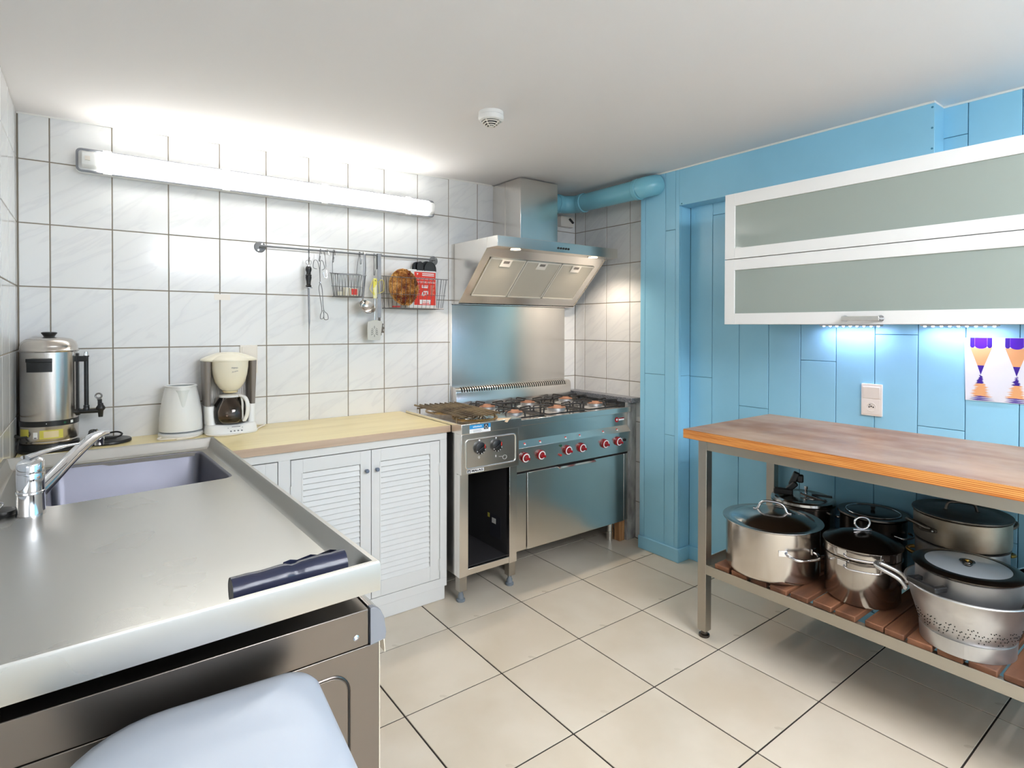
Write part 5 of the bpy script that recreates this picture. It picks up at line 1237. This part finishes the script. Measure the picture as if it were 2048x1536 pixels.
obj('front_apron', M().box(2.070, 2.074, .0705, 1.4195, .797, .8413).box(2.0742, 2.11, .0705, 1.4195, .838, .8413), 'steel_galv', TB, bevel=.0006)
obj('rear_apron', M().box(2.685, 2.689, .0705, 1.44, .797, .8413), 'steel_galv', TB)
obj('side_apron', M().box(2.1085, 2.654, 1.452, 1.456, .797, .8413), 'steel_galv', TB)
ZS = .327
obj('front_shelf_rail', M().box(2.068, 2.072, .0705, 1.4195, .275, .314).box(2.0722, 2.108, .0705, 1.4195, .303, .3065), 'steel_galv', TB, bevel=.0006)
obj('rear_shelf_rail', M().box(2.685, 2.689, .0705, 1.444, .275, .314).box(2.652, 2.6848, .0705, 1.444, .303, .3065), 'steel_galv', TB)
obj('side_shelf_rail', M().box(2.1085, 2.654, 1.4215, 1.4255, .275, .345), 'steel_galv', TB)
slat_y = [1.357, 1.277, 1.197, 1.115, 1.0385, .9565, .8775, .788, .728, .657, .578, .498, .418, .338, .258, .178, .105]
proto = None
for i, y in enumerate(slat_y):
    if proto is None:
        proto = obj('shelf_slat', M().box(2.0845, 2.676, y - .0325, y + .0325, .3068, ZS), 'slat_wood', TB, loc=(2.38, y, .317), bevel=.003)
    else:
        q_ = proto.copy(); COL.objects.link(q_); q_.location = proto.location + Vector((random.uniform(-.004, .004), y - slat_y[0], random.uniform(-.0006, 0)))
        q_.scale = (1, (.86 if y in (.788, .728) else random.uniform(.98, 1.05)), 1)

# ---- pots on the shelf
def dirv(x, y): # unit vector from a pot towards the camera and its left-hand normal
    d_ = Vector((-x, -y, 0)).normalized(); return d_, Vector((-d_.y, d_.x, 0))
# 1 large stock pot
c1 = Vector((2.232, 1.222, ZS)); r1 = .176
P1 = thing('stock_pot', 'wide brushed steel stock pot with domed lid at the left shelf end', 'pot', c1)
obj('body', M().lathe(c1, [(0, .0008), (r1 - .022, .0008), (r1 - .010, .004), (r1 - .002, .013), (r1, .022), (r1, .198), (r1 + .004, .2015), (r1 + .003, .204), (r1 - .003, .2035), (r1 - .004, .02), (0, .006)], 64), 'steel_pot', P1)
LDp = obj('lid', M().lathe(c1, [(r1 + .006, .2045), (r1 + .0135, .206), (r1 + .013, .2075), (r1 - .002, .2065), (r1 - .014, .2055), (r1 - .022, .210), (r1 - .05, .222), (r1 - .09, .232), (r1 - .13, .237), (0, .239)], 64), 'steel_lid', P1, ang=50)
d1 = Vector((.35, -.94, 0)).normalized()
hb = smooth_path([c1 - d1 * .072 + Vector((0, 0, .236)), c1 - d1 * .056 + Vector((0, 0, .238)), c1 - d1 * .044 + Vector((0, 0, .262)), c1 - d1 * .022 + Vector((0, 0, .273)), c1 + d1 * .022 + Vector((0, 0, .273)), c1 + d1 * .044 + Vector((0, 0, .262)), c1 + d1 * .056 + Vector((0, 0, .238)), c1 + d1 * .072 + Vector((0, 0, .236))], 5)
obj('lid_handle', M().tube(hb, .0052, 10), 'chrome', P1, ang=60)
def side_handle(P, c, r_, ang, z, w_, out, rad, mt, droop=0, plates=True):
    a = Vector((math.cos(ang), math.sin(ang), 0)); s_ = Vector((-a.y, a.x, 0))
    pts = smooth_path([c + a * (r_ + .001) - s_ * w_ + Vector((0, 0, z)), c + a * (r_ + out * .55) - s_ * w_ * .96 + Vector((0, 0, z - droop * .3)), c + a * (r_ + out) - s_ * w_ * .6 + Vector((0, 0, z - droop)), c + a * (r_ + out) + s_ * w_ * .6 + Vector((0, 0, z - droop)), c + a * (r_ + out * .55) + s_ * w_ * .96 + Vector((0, 0, z - droop * .3)), c + a * (r_ + .001) + s_ * w_ + Vector((0, 0, z))], 5)
    H_ = obj('side_handle', M().tube(pts, rad, 10), mt, P, ang=60)
    if plates:
        for q in (-1, 1):
            t_ = ang + q * (w_ + .010) / r_; a2 = Vector((math.cos(t_), math.sin(t_), 0)); s2 = Vector((-a2.y, a2.x, 0))
            obj('handle_plate', M().obox(c + a2 * (r_ + .001) + Vector((0, 0, z)), (a2, s2, (0, 0, 1)), (.0018, .016, .011)), mt, P, bevel=.001)
    return H_
side_handle(P1, c1, r1, math.atan2(-.84, -.42), .128, .058, .044, .0062, 'chrome', .006)
side_handle(P1, c1, r1, math.atan2(.90, .42), .128, .058, .044, .0062, 'chrome', .006)
# 2 steamer pot
c2 = Vector((2.272, .899, ZS)); r2 = .123
P2 = thing('pasta_pot', 'shiny steel pot with steamer insert and domed lid beside the stock pot', 'pot', c2)
obj('body', M().lathe(c2, [(0, .0008), (r2 - .02, .0008), (r2 - .006, .004), (r2 - .001, .012), (r2 - .001, .155), (r2 + .004, .159), (r2 + .0045, .162), (r2, .1625)], 56), 'steel_lid', P2)
obj('steamer_insert', M().lathe(c2, [(r2 - .004, .1605), (r2 - .002, .163), (r2 + .0015, .166), (r2 + .0015, .192), (r2 + .005, .196), (r2 + .005, .199), (r2 - .002, .2)], 56), 'steel_lid', P2)
obj('lid', M().lathe(c2, [(r2 + .0055, .2003), (r2 + .0065, .202), (r2 + .004, .2035), (r2 - .006, .2055), (r2 - .03, .219), (r2 - .06, .231), (r2 - .09, .238), (0, .242)], 56), 'dark_steel', P2, ang=60)
d2 = Vector((.0, -1, 0)); dd, dn = dirv(c2.x, c2.y)
hp_ = smooth_path([c2 + dn * -.030 + Vector((0, 0, .240)), c2 + dn * -.026 + Vector((0, 0, .252)), c2 + dn * -.024 + Vector((0, 0, .282)), c2 + Vector((0, 0, .292)), c2 + dn * .024 + Vector((0, 0, .282)), c2 + dn * .026 + Vector((0, 0, .252)), c2 + dn * .030 + Vector((0, 0, .240))], 5)
obj('lid_handle', M().tube([c2 + (Vector((.7, -.7, 0)) * .026 * math.cos(t)) + Vector((0, 0, .268 + .022 * math.sin(t))) for t in [2 * PI * i / 24 for i in range(24)]], .0044, 8, True).obox(c2 + Vector((0, 0, .244)), ((.7, -.7, 0), (.7, .7, 0), (0, 0, 1)), (.032, .005, .0025)), 'chrome', P2, ang=60)
for zz in (.186, .146):
    a0 = math.atan2(-.40, -.92)
    side_handle(P2, c2, r2 + .0015, a0, zz, .058, .026, .0036, 'chrome', .004)
    side_handle(P2, c2, r2 + .0015, a0 + PI, zz, .058, .026, .0036, 'chrome', .004)
# 3 pressure cooker
c3 = Vector((2.568, 1.262, ZS)); r3 = .125
P3 = thing('pressure_cooker', 'steel pressure cooker with raised black lid handle behind the stock pot', 'pressure cooker', c3)
obj('body', M().lathe(c3, [(0, .0008), (r3 - .012, .0008), (r3 - .002, .008), (r3, .02), (r3, .198), (r3 + .008, .203), (r3 + .008, .207), (r3 - .002, .208)], 56), 'steel_pot', P3)
obj('lid', M().lathe(c3, [(r3 + .0035, .2085), (r3 + .007, .212), (r3 + .005, .222), (r3 - .008, .227), (r3 - .016, .222), (r3 - .03, .224), (.06, .232), (0, .235)], 56), 'steel_lid', P3, ang=50)
dd, dn = dirv(c3.x, c3.y)
bz_ = Vector((0, 0, 1))
obj('lid_grip', M().obox(c3 - dn * .080 + dd * .02 + bz_ * .244, (dn, dd, bz_), (.040, .014, .014)).obox(c3 - dn * .045 + dd * .01 + bz_ * .268, ((dn * .7 + bz_ * .71), dd, (dn * -.71 + bz_ * .7)), (.026, .013, .013)), 'black_plastic', P3, bevel=.006)
obj('lid_lever', M().obox(c3 - dn * .036 + bz_ * .300, ((dn * .35 + bz_ * .94), dd, (dn * -.94 + bz_ * .35)), (.034, .012, .014)).obox(c3 - dn * .012 + bz_ * .305, (dn, dd, bz_), (.014, .012, .018)), 'black_plastic', P3, bevel=.006)
obj('lid_bar', M().obox(c3 + dn * .075 + bz_ * .238, (dn, dd, bz_), (.040, .008, .004)), 'black_plastic', P3, bevel=.002)
obj('valve', M().cyl(c3 + dn * .012 + bz_ * .233, c3 + dn * .012 + bz_ * .262, .006, n=16).cyl(c3 + dn * .012 + bz_ * .262, c3 + dn * .012 + bz_ * .274, .0085, n=16), 'chrome', P3)
obj('bow_strap', M().tube(smooth_path([c3 + dn * .09 + dd * .02 + bz_ * .222, c3 + dn * .04 + dd * .04 + bz_ * .236, c3 - dn * .01 + dd * .03 + bz_ * .246], 4), .005, 8), 'chrome', P3)
# 4 dark pot with glass lid
c4 = Vector((2.572, .978, ZS)); r4 = .118
P4 = thing('dark_pot', 'dark enamelled pot with flat lid behind the pasta pot', 'pot', c4)
obj('body', M().lathe(c4, [(0, .0008), (r4 - .012, .0008), (r4, .012), (r4, .216), (r4 + .004, .220), (r4 - .002, .222)], 52), 'dark_steel', P4)
obj('lid', M().lathe(c4, [(r4 + .002, .2222), (r4 + .009, .225), (r4 + .008, .231), (r4 - .012, .232), (r4 - .02, .229), (r4 - .026, .234), (.05, .236), (0, .237)], 52), 'dark_steel', P4, ang=50)
obj('lid_rim', M().tube([(c4.x + (r4 - .022) * math.cos(t), c4.y + (r4 - .022) * math.sin(t), c4.z + .233) for t in [2 * PI * i / 48 for i in range(48)]], .0022, 6, True), 'chrome', P4)
obj('lid_knob', M().cyl((c4.x, c4.y, c4.z + .2365), (c4.x, c4.y, c4.z + .252), .006, .009, 16), 'black_plastic', P4)
side_handle(P4, c4, r4, math.atan2(-.97, -.26), .175, .04, .03, .0042, 'chrome', .004, False)
side_handle(P4, c4, r4, math.atan2(.97, .26), .175, .04, .03, .0042, 'chrome', .004, False)
# 5 two aluminium casseroles, one on the other
c5 = Vector((2.548, .676, ZS)); r5 = .138
P5 = thing('aluminium_pot', 'lower worn aluminium pot with brass-coloured handle under the lidded casserole', 'pot', c5)
obj('body', M().lathe(c5, [(0, .0008), (r5 - .012, .0008), (r5, .012), (r5, .203), (r5 + .004, .206), (r5 - .004, .207), (r5 - .005, .01), (0, .006)], 56), 'aluminium', P5)
side_handle(P5, c5, r5, math.atan2(.60, -.80), .170, .048, .036, .0065, 'brass', .003, False)
side_handle(P5, c5, r5, math.atan2(-.60, .80), .170, .048, .03, .0065, 'brass', .003, False)
c6 = c5 + Vector((0, 0, .2075)); r6 = .144
P6 = thing('lidded_casserole', 'dull aluminium casserole with dark lid stacked on the aluminium pot', 'casserole', c6)
obj('body', M().lathe(c6, [(0, .0008), (r6 - .014, .0008), (r6 - .003, .006), (r6, .016), (r6, .098), (r6 + .003, .101), (r6 - .003, .102)], 56), 'aluminium_worn', P6)
obj('lid', M().lathe(c6, [(r6 + .0025, .1022), (r6 + .006, .105), (r6 + .005, .109), (r6 - .01, .108), (r6 - .018, .105), (r6 - .03, .107), (.04, .112), (0, .113)], 56), 'aluminium_dark', P6, ang=50)
d6 = Vector((.55, -.83, 0)).normalized()
obj('lid_handle', M().tube(smooth_path([c6 - d6 * .048 + bz_ * .110, c6 - d6 * .042 + bz_ * .132, c6 - d6 * .028 + bz_ * .140, c6 + d6 * .028 + bz_ * .140, c6 + d6 * .042 + bz_ * .132, c6 + d6 * .048 + bz_ * .110], 5), .0048, 8), 'aluminium_dark', P6, ang=60)
for q in (-1, 1): obj('handle_washer', M().lathe(c6 + d6 * (.048 * q) + bz_ * .1095, [(0, .004), (.009, .003), (.012, 0)], 16), 'aluminium_dark', P6)
for an in (math.atan2(.60, -.80), math.atan2(-.60, .80)):
    a_ = Vector((math.cos(an), math.sin(an), 0)); s_ = Vector((-a_.y, a_.x, 0))
    H_ = side_handle(P6, c6, r6 + .002, an, .060, .040, .034, .0065, 'aluminium_dark', -.014, False)
    em = M(); rg = []
    for i in range(11):
        t_ = an + (-1 + 2 * i / 10) * .42; hgt = .0065 + .010 * (1 - abs(-1 + 2 * i / 10)) ** .6; b2 = Vector((math.cos(t_), math.sin(t_), 0))
        rg.append([tuple(c6 + b2 * (r6 + q) + bz_ * zz) for q, zz in ((.0003, .056 - hgt), (.0045, .056 - hgt), (.0045, .056 + hgt * .6), (.0003, .056 + hgt * .6))])
    em.loft(rg); obj('handle_mount', em, 'aluminium_dark', P6, bevel=.001)
    for q in (-.33, 0, .33):
        t_ = an + q; b2 = Vector((math.cos(t_), math.sin(t_), 0)); obj('rivet', M().sphere(tuple(c6 + b2 * (r6 + .0048) + bz_ * .052), (.0042, .0042, .0042), 10, 6), 'aluminium', P6)
# 7 colander with a pan and glass lid standing in it
c7 = Vector((2.196, .566, ZS)); 
CO = thing('colander', 'large aluminium colander with loop handles at the right shelf end', 'colander', c7)
rf, rt, zt7 = .120, .158, .176
obj('foot_ring', M().lathe(c7, [(rf - .003, .0008), (rf + .001, .0008), (rf + .003, .046), (rf, .047), (rf - .002, .046), (rf - .003, .0008)], 64), 'aluminium', CO)
obj('foot_clip', M().obox(c7 + dirv(c7.x, c7.y)[0] * (rf + .003) + bz_ * .024, (dirv(c7.x, c7.y)[0], dirv(c7.x, c7.y)[1], bz_), (.0012, .0055, .021)), 'aluminium', CO)
obj('bowl', M().lathe(c7, [(0, .030), (rf - .03, .032), (rf + .0015, .048), (rf + .013, .085), (rf + .025, .125), (rt, zt7), (rt + .004, zt7 + .003), (rt + .0035, zt7 + .006), (rt - .0005, zt7 + .005), (rt - .003, zt7), (rf + .022, .125), (rf + .010, .085), (rf - .001, .050), (rf - .03, .034), (0, .032)], 64), 'aluminium', CO, ang=50)
obj('rolled_rim', M().tube([(c7.x + (rt + .002) * math.cos(t), c7.y + (rt + .002) * math.sin(t), c7.z + zt7 + .003) for t in [2 * PI * i / 56 for i in range(56)]], .0042, 8, True), 'aluminium', CO)
hm = M()
def cone_pt(t, z, off=.0004):
    r_ = rf + .0015 + (z - .048) * (.0385 / .128) + .0012
    return c7 + Vector((math.cos(t), math.sin(t), 0)) * (r_ + off) + bz_ * z
pat = [(-.5, 0), (-.25, 1), (0, 0), (.25, 1), (-.37, .5), (.12, .5), (.4, .45), (-.1, 1.15), (-.55, 1.1)]
for gk in range(16):
    t0 = 2 * PI * gk / 16
    for row in range(2):
        for u, v in pat:
            t_ = t0 + u * .20 + row * .19; z_ = .060 + v * .022 + (1 - row) * .014
            p_ = cone_pt(t_, z_); n_ = Vector((math.cos(t_), math.sin(t_), -.28)).normalized(); hm.cyl(p_ - n_ * .001, p_ + n_ * .0002, .0016, n=6)
dh = obj('drain_holes', hm, 'black_gap', CO); dh['kind'] = 'stuff'
for an in (math.radians(104), math.radians(284)):
    a_ = Vector((math.cos(an), math.sin(an), 0)); s_ = Vector((-a_.y, a_.x, 0)); z_ = zt7 - .020
    pts = smooth_path([c7 + a_ * (rt - .004) - s_ * .030 + bz_ * (z_ - .018), c7 + a_ * (rt + .020) - s_ * .028 + bz_ * (z_ + .006), c7 + a_ * (rt + .075) - s_ * .022 + bz_ * (z_ + .026), c7 + a_ * (rt + .085) + bz_ * (z_ + .030), c7 + a_ * (rt + .075) + s_ * .022 + bz_ * (z_ + .026), c7 + a_ * (rt + .020) + s_ * .028 + bz_ * (z_ + .006), c7 + a_ * (rt - .004) + s_ * .030 + bz_ * (z_ - .018)], 5)
    obj('loop_handle', M().tube(pts, .0068, 10), 'aluminium', CO, ang=60)
    for q in (-1, 1): obj('rivet', M().sphere(tuple(c7 + a_ * (rt + .000) + s_ * (.031 * q) + bz_ * (z_ - .020)), .006, 12, 8), 'aluminium', CO)
c8 = c7 + Vector((0, 0, .052)); r8 = .134
P8 = thing('lidded_pan', 'aluminium pan with glass lid and black handle sitting inside the colander', 'pan', c8)
obj('body', M().lathe(c8, [(0, .0008), (.108, .0008), (.114, .006), (.123, .09), (r8, .120), (r8, .176), (r8 + .004, .180), (r8 + .001, .182), (r8 - .003, .178), (.120, .09), (.111, .01), (0, .005)], 64), 'aluminium', P8, ang=50)
ZL = .183
obj('lid_band', M().lathe(c8, [(r8 + .002, ZL), (r8 + .009, ZL + .002), (r8 + .010, ZL + .005), (r8 + .004, ZL + .008), (r8 - .008, ZL + .010), (r8 - .024, ZL + .0125), (r8 - .026, ZL + .0115), (r8 - .01, ZL + .007), (r8 - .002, ZL + .001)], 64), 'dark_steel', P8, ang=50)
obj('lid_glass', M().lathe(c8, [(r8 - .0245, ZL + .0118), (.07, ZL + .0185), (0, ZL + .021), (0, ZL + .0185), (.07, ZL + .016), (r8 - .0245, ZL + .0093)], 56), 'lid_glass', P8, ang=60)
obj('lid_disc', M().lathe(c8, [(0, ZL + .024), (.020, ZL + .0235), (.021, ZL + .0215), (0, ZL + .0210)], 28), 'dark_steel', P8)
obj('lid_rivet', M().lathe(c8, [(0, ZL + .028), (.005, ZL + .027), (.006, ZL + .024)], 14), 'brass', P8)
d8, n8 = dirv(c8.x, c8.y)
obj('lid_loop', M().tube(smooth_path([c8 + d8 * .004 - n8 * .010 + bz_ * (ZL + .0245), c8 + d8 * .022 - n8 * .011 + bz_ * (ZL + .0235), c8 + d8 * .040 - n8 * .004 + bz_ * (ZL + .0225), c8 + d8 * .040 + n8 * .006 + bz_ * (ZL + .0225), c8 + d8 * .022 + n8 * .012 + bz_ * (ZL + .0235), c8 + d8 * .004 + n8 * .010 + bz_ * (ZL + .0245)], 5), .0034, 6), 'dark_steel', P8, ang=60)
an = math.atan2(.40, -.92); a_ = Vector((math.cos(an), math.sin(an), 0)); s_ = Vector((-a_.y, a_.x, 0))
hb_ = M(); zc8 = .150
for q in (-1, 1): hb_.obox(c8 + a_ * (r8 + .020) + s_ * (.040 * q) + bz_ * zc8, (a_, s_, bz_), (.020, .008, .008))
hb_.obox(c8 + a_ * (r8 + .040) + bz_ * zc8, (a_, s_, bz_), (.008, .048, .008))
obj('side_grip', hb_, 'black_plastic', P8, bevel=.003)
# 9 small dark pan at the frame edge
c9 = Vector((2.56, .43, ZS)); r9 = .09
P9 = thing('dark_saucepan', 'dark saucepan with steel rim behind the colander at the right', 'pan', c9)
obj('body', M().lathe(c9, [(0, .0008), (r9 - .01, .0008), (r9, .012), (r9, .150), (r9 - .004, .150), (r9 - .005, .01), (0, .006)], 44), 'dark_steel', P9)
obj('rim', M().tube([(c9.x + r9 * math.cos(t), c9.y + r9 * math.sin(t), c9.z + .151) for t in [2 * PI * i / 40 for i in range(40)]], .003, 8, True), 'chrome', P9)
obj('pan_handle', M().tube([(c9.x, c9.y - r9 - .001, c9.z + .135), (c9.x + .01, c9.y - r9 - .15, c9.z + .145)], .009, 10), 'black_plastic', P9)
